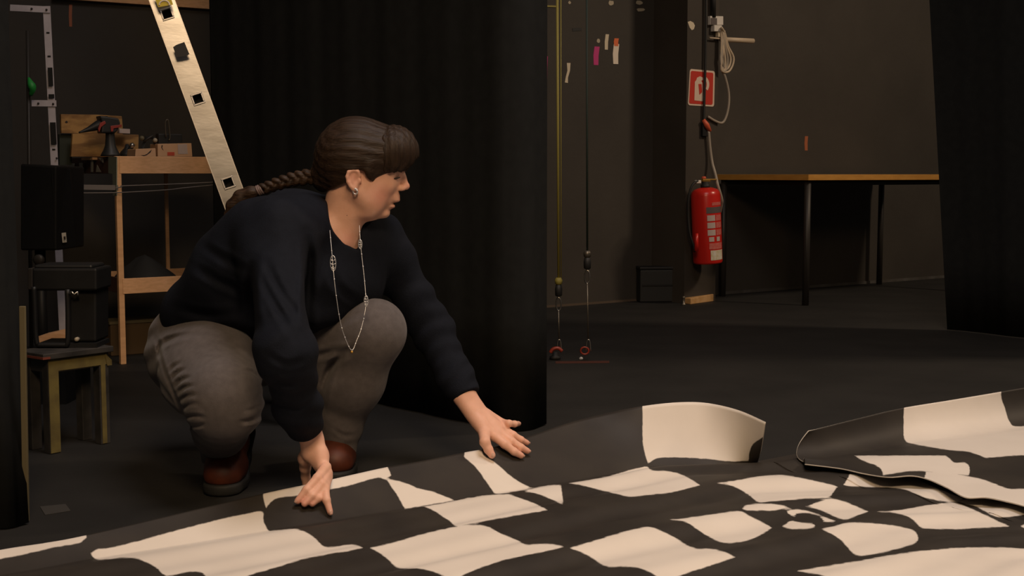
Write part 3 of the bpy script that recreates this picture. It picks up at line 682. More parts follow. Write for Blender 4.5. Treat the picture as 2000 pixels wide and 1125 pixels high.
# ---- black loudspeaker on its stand
YS = 4.25
sp = empty('loudspeaker', P(98, 492, YS)); tag(sp, 'black box loudspeaker with a small white sticker above the stage lamp', 'loudspeaker')
def spk(x0, x1, yt0, yt1, yb0, yb1, d0, d1):
    bm = NB()
    hexa(bm, [P(x0, yb0, YS + d0), P(x1, yb1, YS), P(x1, yb1, YS) + Vector((0.02, 0.22, 0)), P(x0, yb0, YS + d0) + Vector((-0.02, 0.22, 0)),
              P(x0, yt0, YS + d0), P(x1, yt1, YS), P(x1, yt1, YS) + Vector((0.02, 0.22, 0)), P(x0, yt0, YS + d0) + Vector((-0.02, 0.22, 0))])
    return bm
obj('cabinet', spk(40, 110, 320, 325, 489, 489, 0.05, 0), 'plastic_black', sp, bevel=0.006)
bm = NB(); hexa(bm, [P(110, 489, YS), P(149, 483, YS + .1), P(149, 483, YS + .25), P(112, 489, YS + .2), P(100, 325, YS), P(138, 330, YS + .1), P(138, 330, YS + .25), P(102, 325, YS + .2)])
obj('cabinet_side', bm, 'plastic_black', sp, bevel=0.004)
bm = NB(); prism(bm, [P(121, 455, YS + 0.028), P(129, 454, YS + 0.045), P(130.5, 473, YS + 0.045), P(123, 474, YS + 0.028)], (0, -0.004, 0)); stk = obj('sticker', bm, 'sticker', sp)
bm = NB(); prism(bm, [P(124.5, 462, YS + 0.028), P(128, 461.5, YS + 0.028), P(128.5, 468, YS + 0.028), P(125, 468, YS + 0.028)], (0, -0.002, 0)); obj('sticker_mark', bm, 'mark_black', stk)
bm = NB(); g = G(80, 790); tube(bm, [Vector((P(78, 495, YS + .1).x, YS + .1, 0.0)), P(78, 485, YS + .1)], 0.018, 12); obj('stand_pipe', bm, 'steel_black', sp, True)
bm = NB(); q = Vector((P(78, 495, YS + .1).x, YS + .1, 0.0)); lathe(bm, q, (0, 0, 1), [(0, .085), (.01, .085), (.014, .02), (.03, .02)], 24); obj('stand_base', bm, 'steel_black', sp, True)
bm = NB(); c = P(77, 507, YS - 0.01); lathe(bm, c, (0, -1, 0), [(0, .018), (.01, .018), (.014, .012)], 16); obj('clamp_knob', bm, 'leg_grey', sp, True)

# ---- stool with yellow front
s0 = G(99, 888); s1 = G(213, 866)                          # front feet
sd = (s1 - s0); SW = sd.length; sd.normalize(); sn = Vector((-sd.y, sd.x, 0))
if sn.y < 0: sn = -sn
SH = P(100, 693, s0.y).z
SDp = 0.115
stl = empty('step_stool', s0); tag(stl, 'worn black step stool with yellow painted front, under the stage lamp', 'stool')
def sq(l, d, h): return s0 + sd * l + sn * d + Vector((0, 0, h))
def sbox(name, l0, l1, d0, d1, z0, z1, m, parent=stl, bev=0.002):
    bm = NB(); hexa(bm, [sq(l0, d0, z0), sq(l1, d0, z0), sq(l1, d1, z0), sq(l0, d1, z0), sq(l0, d0, z1), sq(l1, d0, z1), sq(l1, d1, z1), sq(l0, d1, z1)])
    return obj(name, bm, m, parent, bevel=bev)
sbox('seat', -0.02, SW + 0.015, -0.012, SDp + 0.01, SH - 0.012, SH + 0.004, 'stool_black')
LW = 0.030
for l in (0, SW - LW + 0.006):
    for d in (0, SDp - LW): 
        lg = sbox('leg', l, l + LW, d, d + LW, 0, SH - 0.012, 'stool_black')
        if d == 0: sbox('yellow_paint', l + (0.001 if l == 0 else 0.004), l + LW - (0.0 if l == 0 else 0.012), -0.0015, 0.0, 0.003, SH - 0.046, 'stool_yellow', lg, 0)
ap = sbox('apron', LW, SW - LW + 0.006, 0, 0.016, SH - 0.05, SH - 0.012, 'stool_black')
sbox('yellow_paint', 0.001, SW, -0.0015, 0.0, SH - 0.046, SH - 0.014, 'stool_yellow', ap, 0)
sbox('apron', LW, SW - LW + 0.006, SDp - 0.016, SDp, SH - 0.05, SH - 0.012, 'stool_black')
for l in (0.002, SW - 0.016 + 0.006): sbox('side_apron', l, l + 0.014, LW, SDp - LW, SH - 0.05, SH - 0.012, 'stool_black')
sbox('worn_edge', -0.022, 0.0, -0.0135, SDp * 0.6, SH - 0.010, SH - 0.004, 'worn_red', bpy.data.objects['seat'], 0)
bm = NB(); prism(bm, [sq(SW - 0.008, -0.003, SH - 0.014), sq(SW + 0.012, -0.006, SH - 0.035), sq(SW + 0.014, -0.004, SH - 0.05), sq(SW + 0.0, -0.003, SH - 0.05)], sn * 0.001); obj('peeling_flake', bm, 'stool_yellow', stl)

# ---- stage lamp standing on the stool
lm = empty('stage_lamp', sq(0.06, 0.1, SH + 0.004)); tag(lm, 'black stage lamp with a U-shaped yoke standing on the stool', 'lamp')
YQ = s0.y + 0.10
def lbox(name, x0, y0, x1, y1, dy0, dy1, m='plastic_black', bev=0.006):
    bm = NB(); A = [P(x0, y1, YQ + dy0), P(x1, y1, YQ + dy0), P(x1, y0, YQ + dy0), P(x0, y0, YQ + dy0)]
    prism(bm, A, (0, dy1 - dy0, 0)); return obj(name, bm, m, lm, bevel=bev)
lbox('housing', 62, 524, 189, 568, 0.0, 0.13)
lbox('housing_lid', 66, 517, 180, 526, 0.01, 0.12, 'steel_black')
lbox('lamp_body', 134, 566, 188, 668, 0.02, 0.13)
lbox('side_plate', 54, 524, 63, 566, -0.004, 0.1, 'leg_grey', 0.002)
bm = NB(); yk = spline([P(x, y, YQ + 0.0) for x, y in ((66, 560), (68, 600), (70, 655), (75, 676), (88, 684), (108, 685), (124, 681), (132, 668), (133, 620), (132, 565))], 40)
yk = [Vector((p.x, p.y, max(p.z, SH + 0.0125))) for p in yk]
tube(bm, yk, 0.007, 8); obj('yoke', bm, 'steel_black', lm, True)
bm = NB(); tube(bm, spline([P(136, 574, YQ - .006), P(140, 570, YQ - .01), P(145, 575, YQ - .01), P(151, 570, YQ - .006), P(152, 577, YQ - .006)], 14), 0.003, 6); obj('wire_clip', bm, 'chrome', lm, True)
bm = NB(); lathe(bm, P(152, 662, YQ + .02), (0, -1, 0), [(0, .006), (.012, .006), (.016, .003)], 10); obj('knob', bm, 'chip_pale', lm, True)
bm = NB(); zf = SH + 0.0045; fa, fb_ = P(72, 685, YQ), P(188, 685, YQ); obox(bm, Vector(((fa.x + fb_.x) / 2, YQ + 0.06, zf + 0.006)), ((fb_.x - fa.x) / 2, 0, 0), (0, 0.055, 0), (0, 0, 0.006)); obj('foot_plate', bm, 'steel_black', lm)
# pine block and maroon board behind the yoke
bm = NB(); q0, q1 = G(60, 745), G(136, 738)
prism(bm, [P(74, 657, 4.1), P(105, 650, 4.1), P(133, 656, 4.1), P(133, 680, 4.1), P(78, 680, 4.1)], (0, 0.1, 0))
wbk = empty('timber_stack', Vector((P(105, 680, 4.15).x, 4.15, 0))); tag(wbk, 'pine block on a black box, seen through the lamp yoke', 'wood block')
obj('pine_block', bm, 'pine_board', wbk)
bm = NB(); zz = P(105, 680, 4.15).z; cxx = P(105, 680, 4.15).x; obox(bm, (cxx, 4.16, zz / 2 - 0.001), (0.06, 0, 0), (0, 0.08, 0), (0, 0, zz / 2 - 0.001)); obj('black_box', bm, 'plastic_black', wbk)
# olive batten and worn edge at the left drape
bt = G(40, 1015); bt.y -= 0.012
tp_ = P(44, 598, bt.y); bt.x = P(46, 862, bt.y).x
bm = NB(); obox(bm, (bt + tp_) / 2, (tp_ - bt) / 2, (0.0062, 0, 0), (0, 0.004, 0))
tag(obj('wooden_batten', bm, 'batten_olive', bevel=0.001), 'olive wooden batten standing upright at the left drape', 'batten')

# ================================================================== painted stage cloths
def paint_material(name):
    m = bpy.data.materials.new(name); m.use_nodes = True; nt = m.node_tree; b = nt.nodes['Principled BSDF']
    at = nt.nodes.new('ShaderNodeAttribute'); at.attribute_name = 'paint'
    tc = nt.nodes.new('ShaderNodeTexCoord')
    nz = nt.nodes.new('ShaderNodeTexNoise'); nz.inputs['Scale'].default_value = 55; nz.inputs['Detail'].default_value = 4
    nt.links.new(tc.outputs['Object'], nz.inputs['Vector'])
    sub = nt.nodes.new('ShaderNodeMath'); sub.operation = 'MULTIPLY_ADD'
    sub.inputs[1].default_value = 0.004; sub.inputs[2].default_value = -0.002
    nt.links.new(nz.outputs['Fac'], sub.inputs[0])
    add = nt.nodes.new('ShaderNodeMath'); add.operation = 'ADD'
    nt.links.new(at.outputs['Fac'], add.inputs[0]); nt.links.new(sub.outputs[0], add.inputs[1])
    mr = nt.nodes.new('ShaderNodeMapRange'); mr.inputs['From Min'].default_value = -0.0012; mr.inputs['From Max'].default_value = 0.0012
    nt.links.new(add.outputs[0], mr.inputs['Value'])
    n2 = nt.nodes.new('ShaderNodeTexNoise'); n2.inputs['Scale'].default_value = 7; n2.inputs['Detail'].default_value = 5
    nt.links.new(tc.outputs['Object'], n2.inputs['Vector'])
    rb_ = nt.nodes.new('ShaderNodeValToRGB'); rb_.color_ramp.elements[0].position = 0.35; rb_.color_ramp.elements[1].position = 0.68
    rb_.color_ramp.elements[0].color = (0.024, 0.020, 0.017, 1); rb_.color_ramp.elements[1].color = (0.036, 0.030, 0.024, 1)
    rw = nt.nodes.new('ShaderNodeValToRGB'); rw.color_ramp.elements[0].position = 0.3; rw.color_ramp.elements[1].position = 0.7
    rw.color_ramp.elements[0].color = (0.74, 0.68, 0.61, 1); rw.color_ramp.elements[1].color = (0.79, 0.73, 0.66, 1)
    nt.links.new(n2.outputs['Fac'], rb_.inputs[0]); nt.links.new(n2.outputs['Fac'], rw.inputs[0])
    mx = nt.nodes.new('ShaderNodeMix'); mx.data_type = 'RGBA'
    nt.links.new(mr.outputs[0], mx.inputs['Factor']); nt.links.new(rb_.outputs[0], mx.inputs['A']); nt.links.new(rw.outputs[0], mx.inputs['B'])
    nt.links.new(mx.outputs['Result'], b.inputs['Base Color'])
    b.inputs['Roughness'].default_value = 0.6; b.inputs['Specular IOR Level'].default_value = 0.35
    M[name] = m; return m
paint_material('painted_cloth')
mat('cloth_rim_highlight', (0.52, 0.47, 0.40), 0.5)  # pale rim colour paints in the light caught along the cloth edge
mat('cloth_back', (0.10, 0.085, 0.07), 0.8)

def smooth_closed(poly, sub=4):
    p = np.array(poly, float); n = len(p); out = []
    for i in range(n):
        p0, p1, p2, p3 = p[i - 1], p[i], p[(i + 1) % n], p[(i + 2) % n]
        v1, v2 = p1 - p0, p2 - p1; v3 = p3 - p2
        def sharp(a, b): return np.dot(a, b) / (np.linalg.norm(a) * np.linalg.norm(b) + 1e-9) < 0.55
        t1 = (p2 - p0) * 0.5 if not sharp(v1, v2) else v2 * 0.6
        t2 = (p3 - p1) * 0.5 if not sharp(v2, v3) else v2 * 0.6
        L = np.linalg.norm(v2)
        t1 = t1 * min(1, L / (np.linalg.norm(t1) + 1e-9)); t2 = t2 * min(1, L / (np.linalg.norm(t2) + 1e-9))
        for k in range(sub):
            t = k / sub
            out.append((2 * t ** 3 - 3 * t * t + 1) * p1 + (t ** 3 - 2 * t * t + t) * t1 + (-2 * t ** 3 + 3 * t * t) * p2 + (t ** 3 - t * t) * t2)
    return np.array(out)
def signed_pixels(px, py, polys):       # >0 inside a patch, in pixels
    best = np.full(px.shape, -60.0)
    for poly in polys:
        q = smooth_closed(poly); lo, hi = q.min(0) - 60, q.max(0) + 60
        s = (px > lo[0]) & (px < hi[0]) & (py > lo[1]) & (py < hi[1])
        if not s.any(): continue
        x, y = px[s], py[s]; d = np.full(x.shape, 1e9); ins = np.zeros(x.shape, bool)
        for a, b in zip(q, np.roll(q, -1, 0)):
            e = b - a; L = e @ e + 1e-12
            t = np.clip(((x - a[0]) * e[0] + (y - a[1]) * e[1]) / L, 0, 1)
            d = np.minimum(d, (x - a[0] - t * e[0]) ** 2 + ((y - a[1] - t * e[1])) ** 2)
            c = (a[1] > y) != (b[1] > y)
            if abs(e[1]) > 1e-12: ins ^= c & (x < a[0] + (y - a[1]) / e[1] * e[0])
        sd_ = np.where(ins, 1, -1) * np.sqrt(d); best[s] = np.maximum(best[s], sd_)
    return best
def grid_cloth(name, pts, nu, nv, polys, skip=None):
    p = pts.reshape(-1, 3)
    me = bpy.data.meshes.new(name)
    idx = np.arange(nu * nv).reshape(nu, nv)
    q = np.stack([idx[:-1, :-1], idx[:-1, 1:], idx[1:, 1:], idx[1:, :-1]], -1).reshape(-1, 4)
    if skip is not None: q = q[~skip.reshape(-1)]
    build_mesh(me, p, q)
    px, py = project(p)
    sdp = signed_pixels(px, py, polys)
    zc = p[:, 1] * ct
    at = me.attributes.new('paint', 'FLOAT', 'POINT'); at.data.foreach_set('value', (sdp * zc / F_PX).astype(np.float32))
    me.materials.append(M['painted_cloth']); me.materials.append(M['cloth_back']); me.materials.append(M['cloth_rim_highlight'])
    o = bpy.data.objects.new(name, me); C.objects.link(o)
    s = o.modifiers.new('thickness', 'SOLIDIFY'); s.thickness = 0.0028; s.offset = -1; s.use_rim = True; s.material_offset = 1; s.material_offset_rim = 2
    return o
def build_mesh(me, v, q):
    n = q.shape[1]
    me.vertices.add(len(v)); me.vertices.foreach_set('co', np.ascontiguousarray(v, np.float32).ravel())
    me.loops.add(q.size); me.loops.foreach_set('vertex_index', np.ascontiguousarray(q, np.int32).ravel())
    me.polygons.add(len(q)); me.polygons.foreach_set('loop_start', np.arange(0, q.size, n, dtype=np.int32))
    try: me.polygons.foreach_set('loop_total', np.full(len(q), n, np.int32))
    except Exception: pass
    me.polygons.foreach_set('use_smooth', np.ones(len(q), bool))
    me.update(calc_edges=True)

WHITE = [
 [(178,1080),(189,1073),(210,1071),(266,1058),(315,1044),(364,1031),(400,1022),(434,1013),(465,1007),(507,998),(515,1000),(514,1014),(518,1026),(525,1037),(546,1035),(574,1033),(595,1038),(616,1052),(636,1069),(680,1064),(698,1065),(708,1070),(690,1074),(600,1090),(540,1108),(483,1125),(450,1142),(410,1142),(396,1119),(371,1117),(346,1121),(322,1124),(308,1110),(290,1100),(270,1092),(245,1089),(210,1092),(191,1093),(180,1087)],
 [(514,950),(515,978),(520,992),(526,984),(535,976),(550,971),(575,969),(600,963),(650,955),(690,946),(740,932),(752,936),(764,928),(752,900),(700,910),(600,930)],
 [(-50,1070),(0,1060),(100,1044),(165,1032),(169,1050),(155,1060),(100,1070),(50,1082),(0,1092),(-50,1105)],
 [(753,933),(769,938),(783,941),(799,946),(815,954),(845,960),(867,969),(888,977),(864,981),(832,987),(791,994),(775,965),(761,946)],
 [(829,989),(864,983),(904,975),(945,968),(972,966),(999,967),(1021,975),(1045,984),(1070,996),(1030,1003),(982,1011),(940,1019),(900,1027),(890,1028),(880,1019),(862,1007),(845,996)],
 [(906,892),(909,874),(938,870),(945,890),(961,899),(983,917),(1004,935),(1023,946),(1040,953),(1004,960),(969,964),(956,949),(940,927),(923,906)],
 [(1022,960),(1045,953),(1075,948),(1096,947),(1097,958),(1099,971),(1100,986),(1085,979),(1065,970),(1045,963)],
 [(1110,944),(1147,938),(1190,930),(1230,918),(1253,913),(1265,912),(1270,918),(1296,920),(1319,923),(1342,932),(1368,948),(1339,955),(1309,962),(1270,966),(1233,970),(1197,963),(1164,955),(1131,947)],
 [(1255,780),(1296,770),(1345,768),(1395,775),(1444,790),(1500,804),(1512,830),(1488,855),(1471,867),(1464,882),(1462,900),(1428,901),(1378,896),(1312,893),(1283,895),(1266,905),(1261,892),(1256,869),(1255,842),(1255,820)],
 [(1395,944),(1434,939),(1486,930),(1530,928),(1571,935),(1612,944),(1636,950),(1629,959),(1619,971),(1571,974),(1520,978),(1482,981),(1468,971),(1451,959),(1431,949),(1410,945)],
 [(1450,993),(1456,987),(1479,984),(1510,984),(1530,987),(1540,992),(1527,994),(1513,997),(1482,997),(1458,997)],
 [(1537,998),(1547,995),(1568,996),(1592,1002),(1616,1012),(1633,1018),(1619,1020),(1607,1018),(1604,1010),(1585,1003),(1564,1002),(1554,1004),(1553,1009),(1545,1007),(1539,1003)],
 [(1527,1028),(1537,1022),(1545,1017),(1554,1019),(1571,1022),(1587,1022),(1592,1026),(1590,1030),(1571,1033),(1551,1033),(1535,1031)],
 [(1570,991),(1592,983),(1612,976),(1626,974),(1653,981),(1677,991),(1696,999),(1674,1007),(1652,1015),(1633,1010),(1612,1000),(1592,993)],
 [(1605,1033),(1626,1029),(1657,1021),(1691,1021),(1725,1024),(1770,1031),(1787,1038),(1794,1050),(1789,1060),(1763,1069),(1725,1079),(1674,1085),(1660,1074),(1646,1058),(1629,1045)],
 [(1308,1015),(1339,1012),(1395,1004),(1444,998),(1461,1006),(1487,1019),(1507,1031),(1487,1044),(1461,1055),(1435,1060),(1411,1060),(1388,1050),(1362,1034),(1339,1019)],
 [(1713,999),(1742,998),(1777,993),(1811,987),(1859,982),(1876,985),(1907,998),(1941,1014),(1972,1028),(1931,1030),(1879,1033),(1828,1033),(1799,1031),(1790,1021),(1773,1009),(1749,1002)],
 [(1662,918),(1684,918),(1708,925),(1742,930),(1777,930),(1811,945),(1845,960),(1884,974),(1866,980),(1835,978),(1804,971),(1770,957),(1735,952),(1701,951),(1646,949),(1657,932)],
 [(1872,980),(1893,974),(1920,970),(1948,975),(1975,983),(2000,990),(2010,1003),(1975,1009),(1949,1010),(1927,1000),(1903,988)],
 [(1992,1027),(2030,1018),(2075,1012),(2130,1030),(2080,1048),(2003,1032)],
 [(1557,1115),(1612,1106),(1674,1096),(1742,1084),(1811,1075),(1879,1070),(1931,1069),(1982,1071),(2060,1085),(2100,1160),(1700,1170),(1620,1128)],
 [(722,1070),(760,1062),(830,1042),(890,1029),(930,1025),(955,1030),(985,1045),(1010,1055),(1027,1064),(1060,1062),(1085,1064),(1103,1068),(1060,1078),(980,1095),(910,1120),(888,1135),(865,1124),(830,1112),(800,1110),(775,1108),(755,1090),(735,1076)],
 [(1114,1070),(1164,1055),(1197,1045),(1230,1036),(1263,1029),(1280,1032),(1312,1047),(1342,1065),(1362,1072),(1388,1072),(1415,1078),(1436,1088),(1395,1102),(1345,1118),(1322,1126),(1290,1128),(1270,1118),(1250,1110),(1217,1106),(1184,1106),(1157,1090),(1131,1077)],
 [(540,1190),(680,1150),(790,1150),(850,1190),(780,1230),(620,1240)], [(980,1180),(1100,1150),(1200,1160),(1260,1200),(1150,1240),(1020,1230)], [(100,1190),(200,1160),(300,1170),(330,1210),(220,1240)],
]
WHITE_B = [
 [(1766,780),(1811,770),(1879,758),(1955,742),(1956,778),(1963,798),(1968,815),(1978,831),(2000,832),(2060,828),(2060,888),(2000,889),(1975,890),(1927,894),(1913,889),(1889,882),(1855,879),(1811,872),(1773,864),(1766,856),(1765,832)],
 [(1669,890),(1742,890),(1845,890),(1855,896),(1864,904),(1883,903),(1891,908),(1894,918),(1892,928),(1845,925),(1800,920),(1770,921),(1725,928),(1720,915),(1708,908),(1684,899)],
 [(1809,921),(1862,925),(1913,935),(1941,944),(1968,954),(2000,955),(2060,955),(2060,1015),(2000,1010),(1965,990),(1931,980),(1889,978),(1862,966),(1835,953),(1804,938)],
]
# main cloth: back edge (curled up), foot of the curl, then flat towards the camera
edge = [(-300,1142,.035),(-120,1100,.035),(0,1074,.035),(90,1060,.036),(165,1046,.037),(340,1005,.045),(515,964,.055),(600,946,.062),(640,938,.065),(752,913,.070),(830,899,.072),(905,884,.076),(970,872,.080),(1030,853,.088),(1110,826,.105),(1180,808,.120),(1250,794,.140),(1320,786,.150),(1380,787,.151),(1440,801,.146),(1494,825,.134)]
foot = [(-300,1196,.006),(-120,1152,.006),(0,1125,.006),(90,1109,.006),(180,1092,.006),(345,1066,.006),(525,1037,.006),(600,1026,.006),(645,1019,.006),(752,1001,.006),(830,988,.006),(905,975,.006),(969,964,.006),(1038,953,.006),(1110,943,.006),(1190,929,.006),(1262,914,.006),(1325,911,.006),(1380,909,.006),(1440,908,.006),(1478,906,.006)]
edge2 = [(1482,900,.008),(1540,889,.008),(1620,874,.007),(1760,855,.006),(2000,825,.006),(2350,790,.006)]
foot2 = [(1484,908,.006),(1544,897,.006),(1624,882,.006),(1764,863,.006),(2004,833,.006),(2354,798,.006)]
def edge_curve(lst, n): return np.array([list(v) for v in spline([G(*p) for p in lst], n)])
n1, n2_ = 470, 150
E = np.vstack([edge_curve(edge, n1), edge_curve(edge2, n2_)]); B = np.vstack([edge_curve(foot, n1), edge_curve(foot2, n2_)])
NU = n1 + n2_; NL_, NF = 26, 190
qd = np.array([0.60, -0.80])
pts = np.zeros((NU, NL_ + NF, 3))
tl_ = np.linspace(1, 0, NL_, endpoint=False)
for j, t in enumerate(tl_):
    Cc = B + (E - B) * 0.52; Cc[:, 2] = B[:, 2] + (E[:, 2] - B[:, 2]) * (0.42 - 0.2 * np.clip((E[:, 0] - 0.1) / 0.3, 0, 1))
    pts[:, j] = (1 - t) ** 2 * B + 2 * t * (1 - t) * Cc + t * t * E
sflat = np.linspace(0, 1.75, NF)
u_ = np.linspace(0, 1, NU)
for j, s in enumerate(sflat):
    p = B.copy(); p[:, :2] += qd[None] * s
    ph = s * 2 * np.pi / 0.21 + 0.9 * np.sin(p[:, 0] * 1.7 + 0.4) + 0.5 * np.sin(p[:, 0] * 4.1 + s * 3)
    amp_ = 0.0075 * (0.65 + 0.35 * np.sin(p[:, 0] * 2.3 + s * 2.0)) * min(1.0, s / 0.06)
    p[:, 2] = 0.0165 + amp_ * np.sin(ph) + 0.002 * np.sin(ph * 2.1 + p[:, 0] * 3) * min(1, s / .06)
    p[:, 2] = p[:, 2] * min(1, s / .05) + B[:, 2] * (1 - min(1, s / .05))
    pts[:, NL_ + j] = p
sk = np.zeros((NU - 1, NL_ + NF - 1), bool); sk[n1 - 1, :NL_] = True
main = grid_cloth('painted_stage_cloth', pts, NU, NL_ + NF, WHITE, sk)
tag(main, 'large black and white swirling checker cloth on the floor under the hands', 'stage cloth', 'painted checker cloths on the floor')
_mp = pts.reshape(-1, 3); _mpx, _mpy = project(_mp)
def on_cloth(px, py, toward=0.018):        # point on the cloth seen at a pixel, brought a little off it towards the camera
    s = np.argmin((_mpx - px) ** 2 + (_mpy - py) ** 2 + 1e-3 * _mp[:, 1])
    return P(px, py, _mp[s, 1] - toward)
# second cloth: upright curl at the rear, wavy front edge lying on the main cloth
e_b = [(1580,842,.085),(1630,829,.090),(1690,814,.095),(1762,797,.100),(1860,781,.105),(1955,765,.110),(2100,740,.115),(2330,700,.12)]
f_b = [(1569,901,.024),(1622,893,.026),(1690,882,.026),(1775,866,.026),(1870,851,.026),(1965,838,.026),(2110,815,.026),(2340,780,.026)]
g_b = [(1572,904,.030),(1640,913,.034),(1690,924,.038),(1735,931,.042),(1780,929,.046),(1812,936,.044),(1850,953,.040),(1886,972,.034),(1925,973,.036),(1965,981,.038),(2005,992,.036),(2120,1030,.03),(2360,1120,.03)]
NB_ = 330
Eb, Fb, Gb = edge_curve(e_b, NB_), edge_curve(f_b, NB_), edge_curve(g_b, NB_)
n_c, n_f = 34, 90
ptb = np.zeros((NB_, n_c + n_f, 3))
for j, t in enumerate(np.linspace(1, 0, n_c, endpoint=False)):
    Cc = Fb + (Eb - Fb) * 0.75; Cc[:, 2] = Fb[:, 2] + 0.004
    Cc[:, 0] -= 0.05 * np.exp(-(np.arange(NB_) / 14.0) ** 2)
    ptb[:, j] = (1 - t) ** 2 * Fb + 2 * t * (1 - t) * Cc + t * t * Eb
for j, t in enumerate(np.linspace(0, 1, n_f)):
    p = Fb * (1 - t) + Gb * t
    p[:, 2] = 0.036 + (Gb[:, 2] - 0.036) * t ** 2 + 0.004 * np.sin(t * 9 + p[:, 0] * 4)
    k = min(1, t / 0.12); p[:, 2] = p[:, 2] * k + Fb[:, 2] * (1 - k)
    ptb[:, n_c + j] = p
# the flat part must clear the main cloth below
sec = grid_cloth('painted_stage_cloth', ptb, NB_, n_c + n_f, WHITE_B)
tag(sec, 'second checker cloth with rear edge curled upright, right side, overlapping the large one', 'stage cloth', 'painted checker cloths on the floor')

# ================================================================== crouching person (signed distance fields turned into meshes)
class Field:
    def __init__(s): s.ops = []
    def cone(s, a, b, ra, rb, k=0.02, op='+'):
        a = np.array(a, np.float32); b = np.array(b, np.float32); ba = b - a; L = max(float(ba @ ba), 1e-9)
        def f(p):
            q = p - a; t = np.clip((q @ ba) / L, 0, 1)
            return np.linalg.norm(q - t[:, None] * ba, axis=1) - (ra + t * (rb - ra))
        s.ops.append((op, k, f)); return s
    def chain(s, pts, rs, k=0.02, op='+'):
        for i in range(len(pts) - 1): s.cone(pts[i], pts[i + 1], rs[i], rs[i + 1], k, op)
        return s
    def ell(s, c, r, k=0.02, op='+', rot=None):
        c = np.array(c, np.float32); r = np.array(r, np.float32); R = None if rot is None else np.array(rot, np.float32)
        def f(p):
            q = p - c
            if R is not None: q = q @ R            # columns of R are the local axes
            k0 = np.linalg.norm(q / r, axis=1); k1 = np.linalg.norm(q / (r * r), axis=1) + 1e-9
            return k0 * (k0 - 1) / k1
        s.ops.append((op, k, f)); return s
    def fn(s, f, op='&', k=0.004): s.ops.append((op, k, f)); return s
    def warp(s, f): s.ops.append(('w', 0, f)); return s
    def combine(s, d, e, op, k):
        if op == '+':
            h = np.clip(0.5 + 0.5 * (d - e) / k, 0, 1); return d + (e - d) * h - k * h * (1 - h)
        if op == '-': e = -e
        h = np.clip(0.5 - 0.5 * (d - e) / k, 0, 1); return d + (e - d) * h + k * h * (1 - h)
    def full(s, p):
        d = np.full(len(p), 1.0, np.float32)
        for op, k, f in s.ops:
            d = d + f(p) if op == 'w' else s.combine(d, f(p), op, k)
        return d
    def mesh(s, lo, hi, res, smooth=1):
        lo = np.array(lo, np.float32); n = np.ceil((np.array(hi) - lo) / res / 8).astype(int); nb = n
        bs = 8; N = nb * bs
        bi = np.stack(np.meshgrid(*[np.arange(x) for x in nb], indexing='ij'), -1).reshape(-1, 3)
        cen = lo + (bi * bs + (bs - 1) / 2) * res; cen = cen.astype(np.float32)
        dc = s.full(cen); R = bs * res * 0.87
        act = np.abs(dc) < R * 1.7 + 0.012
        V = np.where(dc < 0, -1.0, 1.0).astype(np.float32).reshape(*nb)
        V = np.repeat(np.repeat(np.repeat(V, bs, 0), bs, 1), bs, 2)
        ab = bi[act]; ac = cen[act]
        off = np.stack(np.meshgrid(*[np.arange(bs)] * 3, indexing='ij'), -1).reshape(-1, 3)
        base = (lo + ab[:, None, :] * bs * res + off[None] * res).astype(np.float32)     # blocks, 512, 3
        d = np.full((len(ab), bs ** 3), 1.0, np.float32)
        for op, k, f in s.ops:
            if op in '+-':
                sel = f(ac) < R * 1.15 + k + 0.03
                if not sel.any(): continue
                e = f(base[sel].reshape(-1, 3)).reshape(-1, bs ** 3)
                d[sel] = s.combine(d[sel], e, op, k)
            else:
                e = f(base.reshape(-1, 3)).reshape(-1, bs ** 3)
                d = d + e if op == 'w' else s.combine(d, e, op, k)
        gi = (ab[:, None, :] * bs + off[None]).reshape(-1, 3)
        V[gi[:, 0], gi[:, 1], gi[:, 2]] = d.reshape(-1)
        return surface_nets(V, lo, res, smooth)
